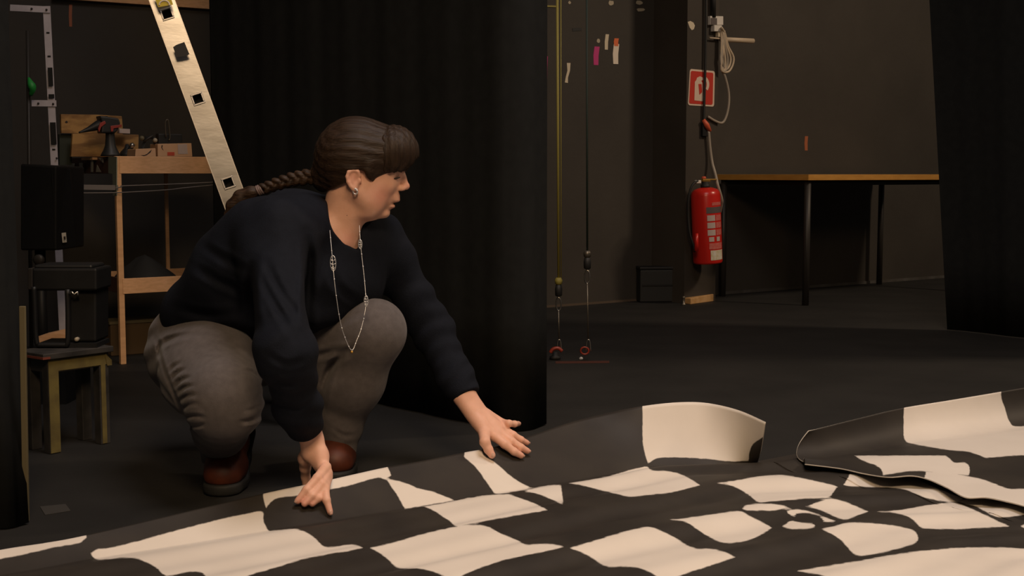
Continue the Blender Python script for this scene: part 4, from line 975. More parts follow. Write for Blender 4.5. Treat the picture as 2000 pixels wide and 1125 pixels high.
def surface_nets(V, lo, res, smooth=1):
    I = V < 0
    cnt = np.zeros(np.array(V.shape) - 1, np.int8)
    cor = [(i, j, k) for i in (0, 1) for j in (0, 1) for k in (0, 1)]
    sh = cnt.shape
    for i, j, k in cor: cnt += I[i:i + sh[0], j:j + sh[1], k:k + sh[2]]
    cells = np.argwhere((cnt > 0) & (cnt < 8))
    vals = {c: V[cells[:, 0] + c[0], cells[:, 1] + c[1], cells[:, 2] + c[2]] for c in cor}
    acc = np.zeros((len(cells), 3)); num = np.zeros(len(cells))
    for c in cor:
        for ax_ in range(3):
            if c[ax_] == 0:
                c2 = list(c); c2[ax_] = 1; c2 = tuple(c2)
                a, b = vals[c], vals[c2]; x = (a < 0) != (b < 0)
                t = a[x] / (a[x] - b[x]); pt = np.tile(np.array(c, float), (x.sum(), 1)); pt[:, ax_] += t
                acc[x] += pt; num[x] += 1
    verts = lo + (cells + acc / num[:, None]) * res
    vid = np.full(sh, -1, np.int32); vid[cells[:, 0], cells[:, 1], cells[:, 2]] = np.arange(len(cells))
    quads = []
    for ax_ in range(3):
        u, w = (ax_ + 1) % 3, (ax_ + 2) % 3
        sl0 = [slice(None)] * 3; sl1 = [slice(None)] * 3; sl0[ax_] = slice(0, -1); sl1[ax_] = slice(1, None)
        ed = np.argwhere(I[tuple(sl0)] != I[tuple(sl1)])
        ed = ed[(ed[:, u] > 0) & (ed[:, w] > 0) & (ed[:, u] < sh[u]) & (ed[:, w] < sh[w])]
        flip = I[ed[:, 0], ed[:, 1], ed[:, 2]]
        def get(du, dw):
            e = ed.copy(); e[:, u] += du; e[:, w] += dw; return vid[e[:, 0], e[:, 1], e[:, 2]]
        q = np.stack([get(-1, -1), get(0, -1), get(0, 0), get(-1, 0)], 1)
        q[~flip] = q[~flip][:, ::-1]; quads.append(q)
    q = np.vstack(quads); q = q[(q >= 0).all(1)]
    for _ in range(smooth):                    # light Laplacian smoothing
        s_ = np.zeros_like(verts); c_ = np.zeros(len(verts))
        for a, b in ((0, 1), (1, 2), (2, 3), (3, 0)):
            np.add.at(s_, q[:, a], verts[q[:, b]]); np.add.at(c_, q[:, a], 1)
            np.add.at(s_, q[:, b], verts[q[:, a]]); np.add.at(c_, q[:, b], 1)
        verts = verts * 0.5 + 0.5 * s_ / np.maximum(c_, 1)[:, None]
    return verts, q
def field_obj(name, fld, lo, hi, res, material, parent, smooth=1, attrs=None):
    v, q = fld.mesh(lo, hi, res, smooth)
    me = bpy.data.meshes.new(name); build_mesh(me, v, q)
    for k, f in (attrs or {}).items():
        at = me.attributes.new(k, 'FLOAT', 'POINT'); at.data.foreach_set('value', f(v).astype(np.float32))
    return obj_me(name, me, material, parent)
def V3(p): return np.array(p, np.float32)
def bump3(p, c, r):                            # soft ball of influence
    d = np.linalg.norm(p - V3(c), axis=1) / r; return np.exp(-d * d)

person = empty('person', G(520, 925)); tag(person, 'person with brown braid crouching in navy sweater and grey trousers, smoothing the checker cloth', 'person')
# ---- joints
hipR, kneeR, ankR = P(388, 672, 3.12), P(436, 782, 2.78), P(432, 886, 3.05)
hipL, kneeL, ankL = P(505, 655, 3.28), P(733, 645, 3.03), P(660, 885, 3.13)
shR, elR, wrR = P(540, 470, 2.88), P(556, 690, 2.63), P(607, 846, 2.80)
shL, elL, wrL = P(735, 478, 3.18), P(842, 640, 3.22), P(912, 782, 3.11)
YH = 3.03                                     # mid plane of the head
def H(px, py, lat=0.0): return P(px, py, YH - lat) if lat == 0 else P(px, py, YH) + Vector((0, -lat, 0))
pm = YH / F_PX                                # metres per pixel at the head
# ---- skin: head, neck, hands, limbs as one surface
sk_ = Field()
sk_.ell(H(704, 316), (80 * pm, 0.072, 72 * pm), 0.03)
sk_.ell(H(740, 348), (41 * pm, 0.056, 56 * pm), 0.02)
sk_.ell(H(750, 330), (36 * pm, 0.055, 34 * pm), 0.02)
for s in (-1, 1):
    sk_.ell(H(729, 380, s * 0.036), (0.036, 0.026, 0.042), 0.02)
    sk_.cone(H(702, 372, s * 0.053), H(728, 405, s * 0.030), 0.020, 0.020, 0.02)
    sk_.ell(H(754, 362, s * 0.034), (0.022, 0.020, 0.018), 0.015)
sk_.cone(H(722, 402), H(744, 410), 0.026, 0.015, 0.02)
sk_.ell(H(752, 416.5), (0.0115, 0.0165, 0.0110), 0.009)
sk_.ell(H(711, 416), (0.038, 0.044, 0.0195), 0.018)
sk_.ell(H(755, 388), (0.018, 0.027, 0.024), 0.012)
sk_.chain([H(777, 334), H(785, 347), H(792.5, 362)], [0.0085, 0.0080, 0.0082], 0.010)
sk_.ell(H(793, 364.5), (0.0082, 0.0095, 0.0078), 0.005)
for s in (-1, 1): sk_.ell(H(785, 368, s * 0.0105), (0.0098, 0.0060, 0.0066), 0.005)
sk_.ell(H(784, 376), (0.0050, 0.010, 0.0028), 0.003, '-')
sk_.ell(H(771, 384), (0.0120, 0.020, 0.0125), 0.010)
sk_.ell(H(774.5, 391), (0.0085, 0.0175, 0.0046), 0.004)
sk_.ell(H(765, 403), (0.0085, 0.0155, 0.0052), 0.004)
sk_.ell(H(776, 397.2), (0.013, 0.018, 0.0019), 0.002, '-')
for s in (-1, 1):
    sk_.ell(H(789, 344, s * 0.032), (0.018, 0.015, 0.010), 0.012, '-')
    sk_.ell(H(768.5, 346, s * 0.029), (0.0130, 0.0130, 0.0115), 0.005)
    sk_.cone(H(782, 336.5, s * 0.014), H(774, 337, s * 0.043), 0.006, 0.005, 0.01)
    # ear
    e0 = s * 0.0735
    sk_.ell(H(698, 350, e0), (0.0158, 0.0098, 0.0238), 0.006)
    ring_ = [H(710, 343, e0 + s * .003), H(707, 335, e0 + s * .006), H(699, 332, e0 + s * .008), H(690, 336, e0 + s * .010), H(687, 345, e0 + s * .010), H(688.5, 355, e0 + s * .009), H(693, 363, e0 + s * .007), H(698, 368, e0 + s * .006)]
    sk_.chain(ring_, [.0040, .0044, .0046, .0046, .0044, .0042, .0042, .0044], 0.003)
    sk_.ell(H(699.5, 367.5, e0 + s * .004), (0.0072, 0.0052, 0.0078), 0.004)
    sk_.ell(H(704, 351, e0 + s * 0.0105), (0.0065, 0.0055, 0.0105), 0.004, '-')
    sk_.cone(H(697, 340, e0 + s * .007), H(696, 357, e0 + s * .006), 0.0028, 0.003, 0.003)
    sk_.ell(H(710.5, 353, e0 + s * .002), (0.0042, 0.0045, 0.0060), 0.003)
sk_.chain([H(660, 462), H(666, 432), H(681, 385)], [0.048, 0.0440, 0.054], 0.02)
sk_.cone(H(672, 440), H(681, 484), 0.038, 0.020, 0.012)
sk_.cone(H(640, 445, 0.03), H(668, 470, 0.03), 0.03, 0.02, 0.02)
sk_.ell(P(640, 520, 3.04), (0.075, 0.075, 0.05), 0.03)
# torso and limbs under the clothes
sk_.chain([P(440, 630, 3.18), P(510, 560, 3.14), P(580, 500, 3.06), P(645, 475, 3.05)], [0.115, 0.105, 0.09, 0.045], 0.04)
sk_.chain([hipR, kneeR, ankR], [0.070, 0.045, 0.026], 0.02); sk_.chain([hipL, kneeL, ankL], [0.070, 0.045, 0.022], 0.02)
sk_.cone(ankR, P(434, 925, 3.02), 0.026, 0.02, 0.02); sk_.cone(ankL, P(655, 905, 3.12), 0.022, 0.018, 0.02)
sk_.chain([P(600, 470, 3.0), shR, elR], [0.05, 0.045, 0.030], 0.03); sk_.chain([P(670, 480, 3.10), P(740, 478, 3.18), P(775, 530, 3.205), elL], [0.04, 0.036, 0.032, 0.028], 0.02)
sk_.chain([elR, P(597, 825, 2.785)], [0.032, 0.027], 0.02); sk_.chain([elL, P(888, 740, 3.15), P(905, 768, 3.12)], [0.028, 0.026, 0.025], 0.02)
# right hand pinching the curled edge: thumb behind, fingers in front
sk_.cone(P(587, 822, 2.785), P(601, 858, 2.80), 0.0195, 0.0165, 0.015); sk_.cone(P(608, 820, 2.785), P(616, 858, 2.80), 0.0205, 0.0165, 0.015)
sk_.cone(P(602, 858, 2.80), P(606, 886, 2.80), 0.0165, 0.0185, 0.012); sk_.cone(P(616, 858, 2.80), P(625, 890, 2.79), 0.0165, 0.0185, 0.012)
sk_.cone(P(624, 888, 2.79), P(633, 920, 2.765), 0.0180, 0.0140, 0.012); sk_.cone(P(611, 886, 2.795), P(626, 915, 2.785), 0.0165, 0.0125, 0.010)
sk_.chain([P(604, 876, 2.805), P(597, 895, 2.82), P(596, 914, 2.835)], [0.0155, 0.0160, 0.0125], 0.010)      # thumb base
sk_.chain([P(596, 914, 2.835), P(597, 932, 2.850), P(600, 952, 2.855), P(602, 966, 2.852)], [0.0122, 0.0104, 0.0098, 0.0082], 0.005)
def finger(pts, rs, k=0.003):
    sk_.chain(pts, rs, k)
    for p, r in list(zip(pts, rs))[1:-1]: sk_.ell(p, (r * 1.05,) * 3, 0.003)
TR = [on_cloth(582, 978, .024), on_cloth(595, 984, .022), on_cloth(610, 984, .020), on_cloth(645, 1001, .016)]
def rfinger(m, p1, p2, tip, rs, lift=0.012):
    m, tip = Vector(m), Vector(tip)
    a = P(*p1, min(m.y + (tip.y - m.y) * 0.45 - lift, on_cloth(*p1, rs[1] * 2.4).y)); b = P(*p2, min(m.y + (tip.y - m.y) * 0.78 - lift * 0.7, on_cloth(*p2, rs[2] * 2.4).y))
    finger([m, a, b, tip], rs); return b
RB = [rfinger(P(637, 912, 2.765), (620, 934), (599, 957), TR[0], [0.0118, 0.0102, 0.0092, 0.0076]),
      rfinger(P(640, 923, 2.762), (629, 946), (610, 968), TR[1], [0.0112, 0.0096, 0.0088, 0.0074]),
      rfinger(P(641, 931, 2.760), (635, 954), (622, 973), TR[2], [0.0106, 0.0092, 0.0084, 0.0070]),
      rfinger(P(638, 928, 2.762), (635, 954), (638, 977), TR[3], [0.0106, 0.0092, 0.0082, 0.0066])]
# left hand spread on the cloth
def Lh(px, py, Y): return P(px, py, Y)
TL_ = [on_cloth(1018, 890, .020), on_cloth(1030, 881, .020), on_cloth(1029, 865, .020), P(1013, 827.5, 3.15), on_cloth(961, 889, .022)]
sk_.cone(Lh(902, 776, 3.11), Lh(926, 812, 3.095), 0.0215, 0.0205, 0.015); sk_.cone(Lh(914, 772, 3.12), Lh(938, 806, 3.115), 0.0200, 0.0195, 0.015)
hb = [Lh(936, 824, 3.085), Lh(946, 818, 3.105), Lh(952, 812, 3.12)]
LM = [Lh(966, 852, 3.065), Lh(976, 846, 3.08), Lh(982, 838, 3.095), Lh(980, 826, 3.12), Lh(946, 844, 3.065)]
for a, b, ra, rb2 in ((hb[0], LM[0], .0185, .0130), (hb[1], LM[1], .0180, .0126), (hb[1], LM[2], .0175, .0120), (hb[2], LM[3], .0155, .0110), (hb[0], LM[4], .0185, .0155)):
    sk_.cone(a, b, ra, rb2, 0.010)
def lfinger(m, p1, p2, tip, rs):
    m, tip = Vector(m), Vector(tip)
    a = P(*p1, min(m.y + (tip.y - m.y) * 0.42 - 0.010, on_cloth(*p1, rs[1] * 2.4).y)); b = P(*p2, min(m.y + (tip.y - m.y) * 0.76 - 0.008, on_cloth(*p2, rs[2] * 2.4).y))
    finger([m, a, b, tip], rs); return b
LB = [lfinger(LM[0], (986, 868), (1004, 882), TL_[0], [.0122, .0104, .0092, .0078]),
      lfinger(LM[1], (999, 862), (1017, 874), TL_[1], [.0120, .0102, .0092, .0078]),
      lfinger(LM[2], (1002, 850), (1017, 859), TL_[2], [.0114, .0096, .0086, .0072]),
      lfinger(LM[3], (994, 827), (1005, 828), TL_[3], [.0104, .0086, .0078, .0066]),
      lfinger(LM[4], (947, 863), (954, 878), TL_[4], [.0155, .0126, .0106, .0088])]

def skin_material():
    m = bpy.data.materials.new('skin'); m.use_nodes = True; nt = m.node_tree; b = nt.nodes['Principled BSDF']
    at = nt.nodes.new('ShaderNodeAttribute'); at.attribute_name = 'blush'
    tc = nt.nodes.new('ShaderNodeTexCoord'); nz = nt.nodes.new('ShaderNodeTexNoise'); nz.inputs['Scale'].default_value = 45; nz.inputs['Detail'].default_value = 5
    nt.links.new(tc.outputs['Object'], nz.inputs['Vector'])
    r = nt.nodes.new('ShaderNodeValToRGB'); r.color_ramp.elements[0].position = .3; r.color_ramp.elements[1].position = .7
    r.color_ramp.elements[0].color = (0.75, 0.425, 0.305, 1); r.color_ramp.elements[1].color = (0.82, 0.480, 0.355, 1)
    nt.links.new(nz.outputs['Fac'], r.inputs[0])
    mx = nt.nodes.new('ShaderNodeMix'); mx.data_type = 'RGBA'; mx.inputs['B'].default_value = (0.66, 0.25, 0.19, 1)
    nt.links.new(at.outputs['Fac'], mx.inputs['Factor']); nt.links.new(r.outputs[0], mx.inputs['A'])
    nt.links.new(mx.outputs['Result'], b.inputs['Base Color'])
    b.inputs['Roughness'].default_value = 0.5; b.inputs['Specular IOR Level'].default_value = 0.35
    b.inputs['Subsurface Weight'].default_value = 0.12; b.inputs['Subsurface Radius'].default_value = (0.012, 0.005, 0.003); b.inputs['Subsurface Scale'].default_value = 0.6
    bp = nt.nodes.new('ShaderNodeBump'); bp.inputs['Strength'].default_value = 0.12; bp.inputs['Distance'].default_value = 0.002
    n3 = nt.nodes.new('ShaderNodeTexNoise'); n3.inputs['Scale'].default_value = 260; nt.links.new(tc.outputs['Object'], n3.inputs['Vector'])
    nt.links.new(n3.outputs['Fac'], bp.inputs['Height']); nt.links.new(bp.outputs[0], b.inputs['Normal'])
    M['skin'] = m
skin_material()
tips = TR + TL_
def blush(v):
    a = 0.55 * bump3(v, H(752, 384, 0.055), 0.030) + 0.5 * bump3(v, H(797, 364), 0.014) + 0.75 * bump3(v, H(777, 391), 0.010) + 0.6 * bump3(v, H(768, 403), 0.010)
    a += 0.35 * bump3(v, H(698, 345, 0.08), 0.02)
    for t in tips: a += 0.45 * bump3(v, t, 0.014)
    a += 0.35 * bump3(v, H(685, 468, 0.04), 0.022)
    return np.clip(a, 0, 1)
body = field_obj('body', sk_, (-0.92, 2.60, 0.0), (0.10, 3.48, 0.92), 0.0027, 'skin', person, 1, {'blush': blush})
# eyelashes, mole, nails
mat('lash', (0.03, 0.015, 0.01), 0.6)
for s in (1, -1):
    bm = NB(); tube(bm, spline([H(767, 348, s * 0.0435), H(773, 348.5, s * 0.0425), H(779, 347.5, s * 0.037), H(783.5, 346, s * 0.029)], 10), [0.0008, 0.0014, 0.0018, 0.002, 0.002, 0.002, 0.002, 0.0018, 0.0014, 0.0008], 6)
    obj('eyelashes', bm, 'lash', person, True)
mat('nail', (0.60, 0.36, 0.28), 0.3)
def nail(p, d, up, w=0.0055, l=0.0065):
    d = Vector(d).normalized(); up = (Vector(up) - d * Vector(up).dot(d)).normalized(); sd2 = d.cross(up)
    bm = NB(); rows = []
    for i in range(5):
        t = i / 4; row = []
        for k in range(5):
            a = (k - 2) / 2
            row.append(bm.verts.new(Vector(p) + d * (t * 2 - 1) * l + sd2 * a * w * (1 - 0.25 * t ** 3) + up * (-0.0030 * a * a - 0.0012 * t * t)))
        rows.append(row)
    for A, B_ in zip(rows, rows[1:]):
        for k in range(4): bm.faces.new((A[k], A[k + 1], B_[k + 1], B_[k]))
    o = obj('fingernail', bm, 'nail', person, True); s = o.modifiers.new('thickness', 'SOLIDIFY'); s.thickness = 0.0008
for a, b, r in zip(LB, TL_, (.0078, .0078, .0072, .0066, .0088)):
    d = (b - a).normalized(); u = Vector((-0.1, -0.5, 0.85)); u = (u - d * u.dot(d)).normalized(); nail(b + u * (r - 0.0004) + d * 0.001, d, u)
a, b = RB[0], TR[0]; d = (b - a).normalized(); u = Vector((-0.7, -0.7, 0.1)); u = (u - d * u.dot(d)).normalized(); nail(b + u * 0.0072 + d * .001, d, u)
a, b = RB[3], TR[3]; d = (b - a).normalized(); u = Vector((0.3, -0.8, 0.3)); u = (u - d * u.dot(d)).normalized(); nail(b + u * 0.0062 + d * .001, d, u, 0.0045, 0.0055)
bm = NB(); bmesh.ops.create_icosphere(bm, subdivisions=1, radius=0.0016, matrix=Matrix.Translation(H(682.5, 419.5, 0.047))); obj('mole', bm, 'lash', person, True)

# folds: polylines seen on the near side of the cloth: points, depth in metres, width in pixels
def creases(p, folds, ymax):
    px, py = project(p); out = np.zeros(len(p), np.float32); near = p[:, 1] < ymax
    for pts, depth, w in folds:
        q = np.array([[v.x, v.y] for v in spline([(a, b, 0) for a, b in pts], 4 * len(pts))])
        lo, hi = q.min(0) - 3 * w, q.max(0) + 3 * w
        s = near & (px > lo[0]) & (px < hi[0]) & (py > lo[1]) & (py < hi[1])
        if not s.any(): continue
        x, y = px[s], py[s]; d = np.full(x.shape, 1e9); sg = np.zeros(x.shape)
        for i, (a, b) in enumerate(zip(q, q[1:])):
            e = b - a; L = e @ e + 1e-9; t = np.clip(((x - a[0]) * e[0] + (y - a[1]) * e[1]) / L, 0, 1)
            dd = (x - a[0] - t * e[0]) ** 2 + (y - a[1] - t * e[1]) ** 2
            u = (i + t) / (len(q) - 1); m = dd < d; d = np.where(m, dd, d); sg = np.where(m, np.sin(np.pi * np.clip(u, 0.04, 0.96)), sg)
        r = np.sqrt(d) / w
        out[s] += (depth * sg * (np.exp(-r * r) - 0.45 * np.exp(-((r - 1.9) / 0.8) ** 2))).astype(np.float32)
    return out
SWEATER_FOLDS = [([(598, 452), (604, 520), (600, 600), (604, 650)], 0.014, 8), ([(494, 505), (488, 560), (498, 640)], 0.010, 9),
    ([(520, 510), (545, 565), (588, 625)], 0.006, 7), ([(515, 545), (540, 600), (575, 660)], 0.005, 7), ([(378, 520), (425, 548), (482, 575)], 0.006, 8),
    ([(395, 480), (440, 508), (484, 530)], 0.005, 8), ([(340, 600), (400, 615), (470, 612)], 0.005, 8), ([(520, 690), (560, 712), (600, 700)], 0.004, 6),
    ([(525, 735), (565, 752), (605, 738)], 0.004, 6), ([(545, 790), (580, 800), (612, 782)], 0.003, 5), ([(640, 500), (660, 560), (700, 590)], 0.004, 8),
    ([(770, 500), (790, 545), (800, 600)], 0.005, 7), ([(800, 560), (825, 585), (848, 590)], 0.004, 6), ([(840, 690), (862, 690), (885, 680)], 0.003, 5), ([(860, 720), (882, 722), (900, 712)], 0.003, 5)]
TROUSER_FOLDS = [([(694, 684), (668, 694), (644, 722), (630, 765), (624, 815)], 0.012, 7), ([(600, 700), (640, 690), (692, 678)], 0.006, 6),
    ([(306, 690), (318, 670), (350, 657), (398, 650)], 0.006, 5), ([(300, 655), (310, 672), (308, 700)], 0.004, 4),
    ([(328, 728), (340, 715), (356, 706)], 0.004, 3.2), ([(332, 742), (346, 728), (364, 720)], 0.0045, 3.2), ([(338, 756), (354, 742), (372, 736)], 0.005, 3.2),
    ([(343, 770), (360, 757), (380, 752)], 0.005, 3.2), ([(348, 784), (366, 773), (386, 770)], 0.005, 3.2), ([(354, 800), (372, 790), (390, 788)], 0.005, 3.4),
    ([(360, 816), (380, 812), (402, 816)], 0.006, 3.6), ([(366, 832), (386, 832), (402, 828)], 0.005, 3.4), ([(307, 672), (322, 725), (346, 785), (366, 830)], 0.003, 3),
    ([(466, 824), (488, 822), (510, 812)], 0.006, 4), ([(474, 802), (492, 800), (512, 790)], 0.004, 3.5), ([(470, 722), (488, 726), (505, 738)], 0.005, 4),
    ([(650, 835), (670, 850), (698, 850)], 0.003, 4), ([(640, 862), (662, 872), (690, 868)], 0.003, 4), ([(650, 640), (690, 618), (730, 604)], 0.003, 6), ([(636, 889), (660, 893), (690, 890)], 0.0025, 2)]
# ---- sweater
sw_ = Field()
K = 0.05
sw_.chain([P(412, 612, 3.08), P(470, 545, 3.02), P(530, 482, 2.98), P(590, 442, 3.0)], [0.112, 0.122, 0.112, 0.075], K)
sw_.chain([P(440, 600, 3.26), P(510, 530, 3.22), P(575, 470, 3.16), P(640, 448, 3.12)], [0.125, 0.135, 0.118, 0.075], K)
sw_.ell(P(430, 598, 3.16), (0.125, 0.17, 0.085), K)
sw_.ell(P(575, 560, 3.03), (0.135, 0.12, 0.12), K)               # belly and chest
sw_.ell(P(655, 530, 3.06), (0.085, 0.10, 0.10), K)
sw_.ell(P(690, 560, 3.12), (0.075, 0.10, 0.085), K)
sw_.cone(P(590, 470, 3.0), P(700, 475, 3.1), 0.07, 0.07, K)
sw_.chain([P(600, 440, 2.98), P(545, 462, 2.90), P(528, 520, 2.86)], [0.062, 0.078, 0.072], 0.04)
sw_.chain([P(536, 500, 2.85), elR, P(582, 795, 2.735), P(599, 842, 2.792)], [0.068, 0.058, 0.049, 0.038], 0.03)
sw_.chain([P(690, 452, 3.1), P(742, 468, 3.18), P(775, 530, 3.21)], [0.058, 0.060, 0.056], 0.04)
sw_.chain([P(775, 530, 3.21), elL, P(888, 740, 3.15), P(912, 778, 3.11)], [0.055, 0.050, 0.042, 0.037], 0.03)
def wr(p):                                   # folds of the knit
    x, y, z = p[:, 0], p[:, 1], p[:, 2]
    d = 0.0036 * np.sin(17 * x + 9 * z + 3 * np.sin(8 * y)) * np.sin(7 * z - 5 * y)
    d += 0.0028 * bump3(p, elR, 0.12) * np.sin(95 * (z + 0.5 * x) + 6 * np.sin(20 * x))
    d += 0.0028 * bump3(p, P(590, 800, 2.74), 0.10) * np.sin(110 * z + 40 * x)
    d += 0.0032 * bump3(p, elL, 0.12) * np.sin(100 * (z - 0.6 * x) + 4 * np.sin(24 * y))
    d += 0.0030 * bump3(p, P(900, 750, 3.14), 0.07) * np.sin(120 * (z - x))
    d += 0.0075 * bump3(p, P(560, 600, 2.95), 0.14) * np.sin(46 * (z + 0.9 * x) + 3 * np.sin(14 * y))
    d += 0.0065 * bump3(p, P(400, 560, 3.0), 0.16) * np.sin(40 * (z - 0.8 * x))
    d += 0.0070 * bump3(p, P(780, 520, 3.2), 0.12) * np.sin(44 * (z - 0.9 * x) + 2)
    d += 0.0030 * bump3(p, P(560, 470, 2.88), 0.10) * np.sin(60 * (x + 0.6 * z))
    return d + creases(p, SWEATER_FOLDS, 3.1)
sw_.warp(wr)
def sleeve_cut(a, b):                        # keep what lies before the cuff plane near the wrist
    a, b = V3(a), V3(b); n = (b - a) / np.linalg.norm(b - a)
    def f(p):
        q = p - b; along = q @ n; rad = np.linalg.norm(q - along[:, None] * n, axis=1)
        return np.where(rad < 0.085, np.maximum(-along, rad - 0.085) * 1.0, 0.5)
    return f
cutR = (P(583, 780, 2.73), P(597, 836, 2.788)); cutL = (P(880, 725, 3.155), P(911, 775, 3.112))
def endcap(a, b, R=0.10):
    a, b = V3(a), V3(b); n = (b - a) / np.linalg.norm(b - a); c = b + n * R
    def f(p):
        q = p - c; al = q @ n; rad = np.linalg.norm(q - al[:, None] * n, axis=1); return np.maximum(np.abs(al) - R, rad - R)
    return f
sw_.fn(endcap(*cutR), '-', 0.004); sw_.fn(endcap(*cutL), '-', 0.004)
# hem and neckline, cut along lines of sight through the garment
def pix(p): return project(p)
def hem(p):
    px, py = pix(p); lim = np.interp(px, [280, 300, 345, 400, 470, 520, 600, 640, 700, 745, 790], [652, 648, 650, 645, 655, 672, 672, 660, 630, 612, 590])
    d = (py - lim) * 0.0012
    keep_arm = np.minimum(np.linalg.norm(np.cross(p - V3(elR), V3(wrR) - V3(elR)), axis=1) / np.linalg.norm(V3(wrR) - V3(elR)) - 0.085,
                          np.linalg.norm(np.cross(p - V3(elL), V3(wrL) - V3(elL)), axis=1) / np.linalg.norm(V3(wrL) - V3(elL)) - 0.075)
    up_arm = np.linalg.norm(np.cross(p - V3(elR), V3(shR) - V3(elR)), axis=1) / np.linalg.norm(V3(shR) - V3(elR)) - 0.085
    up_armL = np.linalg.norm(np.cross(p - V3(elL), V3(shL) - V3(elL)), axis=1) / np.linalg.norm(V3(shL) - V3(elL)) - 0.075
    arm = np.minimum(np.minimum(keep_arm, up_arm), up_armL)
    return np.minimum(d, arm)
sw_.fn(hem, '&', 0.004)
sw_.chain([H(668, 436), H(676, 415), H(686, 380)], [0.046, 0.0500, 0.066], 0.006, '-')
NECK = [(637, 350), (640, 400), (645, 436), (655, 457), (674, 475), (697, 488), (703, 470), (705, 440), (715, 400), (690, 350)]
def neck(p):
    px, py = pix(p); d = -signed_pixels(px.astype(float), py.astype(float), [NECK]).astype(np.float32) * pm
    return np.maximum(d, p[:, 1] - 3.06)
sw_.fn(neck, '-', 0.005)
mat('navy_knit', (0.0035, 0.0051, 0.0105), 0.85, (0.0048, 0.0067, 0.0128), 40.0, 0.25, 420, spec=0.2)
field_obj('sweater', sw_, (-0.95, 2.55, 0.08), (0.02, 3.46, 0.78), 0.0038, 'navy_knit', person, 1)

# ---- trousers
tr = Field()
tr.ell(P(420, 640, 3.17), (0.128, 0.17, 0.10), 0.05)
tr.chain([P(392, 684, 3.10), P(412, 728, 2.94), P(436, 772, 2.80)], [0.122, 0.108, 0.086], 0.04)
tr.ell(P(352, 690, 3.12), (0.070, 0.10, 0.09), 0.04)
tr.ell(P(438, 805, 2.80), (0.076, 0.06, 0.066), 0.03)
tr.chain([P(437, 800, 2.82), P(430, 838, 2.93), P(430, 884, 3.04), P(431, 906, 3.04)], [0.072, 0.062, 0.042, 0.040], 0.02)
tr.chain([P(480, 665, 3.26), P(600, 650, 3.16), P(725, 650, 3.04)], [0.125, 0.100, 0.074], 0.04)
tr.ell(P(740, 640, 3.04), (0.058, 0.062, 0.062), 0.03)
tr.chain([P(728, 655, 3.05), P(690, 745, 3.09), P(668, 820, 3.12), P(664, 902, 3.10)], [0.072, 0.070, 0.050, 0.036], 0.03)
tr.ell(P(655, 745, 3.12), (0.04, 0.06, 0.07), 0.04)
def wr2(p):
    x, y, z = p[:, 0], p[:, 1], p[:, 2]
    d = 0.0018 * np.sin(14 * x + 12 * z + 2 * np.sin(9 * y)) * np.sin(8 * z + 6 * y)
    c = P(372, 752, 2.93)
    d += 0.0040 * bump3(p, c, 0.07) * np.sin(150 * (z + 0.55 * x) + 3 * np.sin(30 * y))
    d += 0.0040 * bump3(p, P(372, 830, 2.85), 0.055) * np.sin(125 * (z + 0.45 * x) + 1)
    d += 0.0030 * bump3(p, P(505, 800, 2.80), 0.045) * np.sin(170 * (z - 0.3 * x))
    d += 0.0070 * bump3(p, P(320, 670, 3.05), 0.06) * np.sin(100 * (z - 0.7 * x))
    d += 0.0050 * bump3(p, P(640, 690, 3.10), 0.08) * np.sin(85 * (z - 0.6 * x) + 1)
    d += 0.0020 * bump3(p, P(665, 830, 3.10), 0.07) * np.sin(90 * (z + 0.5 * x))
    d += 0.0016 * bump3(p, P(660, 880, 3.10), 0.04) * np.sin(170 * z)
    return d + creases(p, TROUSER_FOLDS, 3.15)
tr.warp(wr2)
tr.fn(lambda p: (lambda q: (q[1] - np.interp(q[0], [380, 470, 630, 700], [905, 905, 906, 912])) * 0.0012)(pix(p)), '&', 0.003)
tr.fn(lambda p: 0.012 - p[:, 2], '&', 0.003)
mat('grey_denim', (0.100, 0.089, 0.090), 0.85, (0.122, 0.109, 0.110), 60.0, 0.2, 500, sheen=0.1, spec=0.2)
field_obj('trousers', tr, (-0.97, 2.62, 0.0), (-0.16, 3.46, 0.56), 0.0038, 'grey_denim', person, 1)
mat('thread', (0.19, 0.165, 0.15), 0.8)
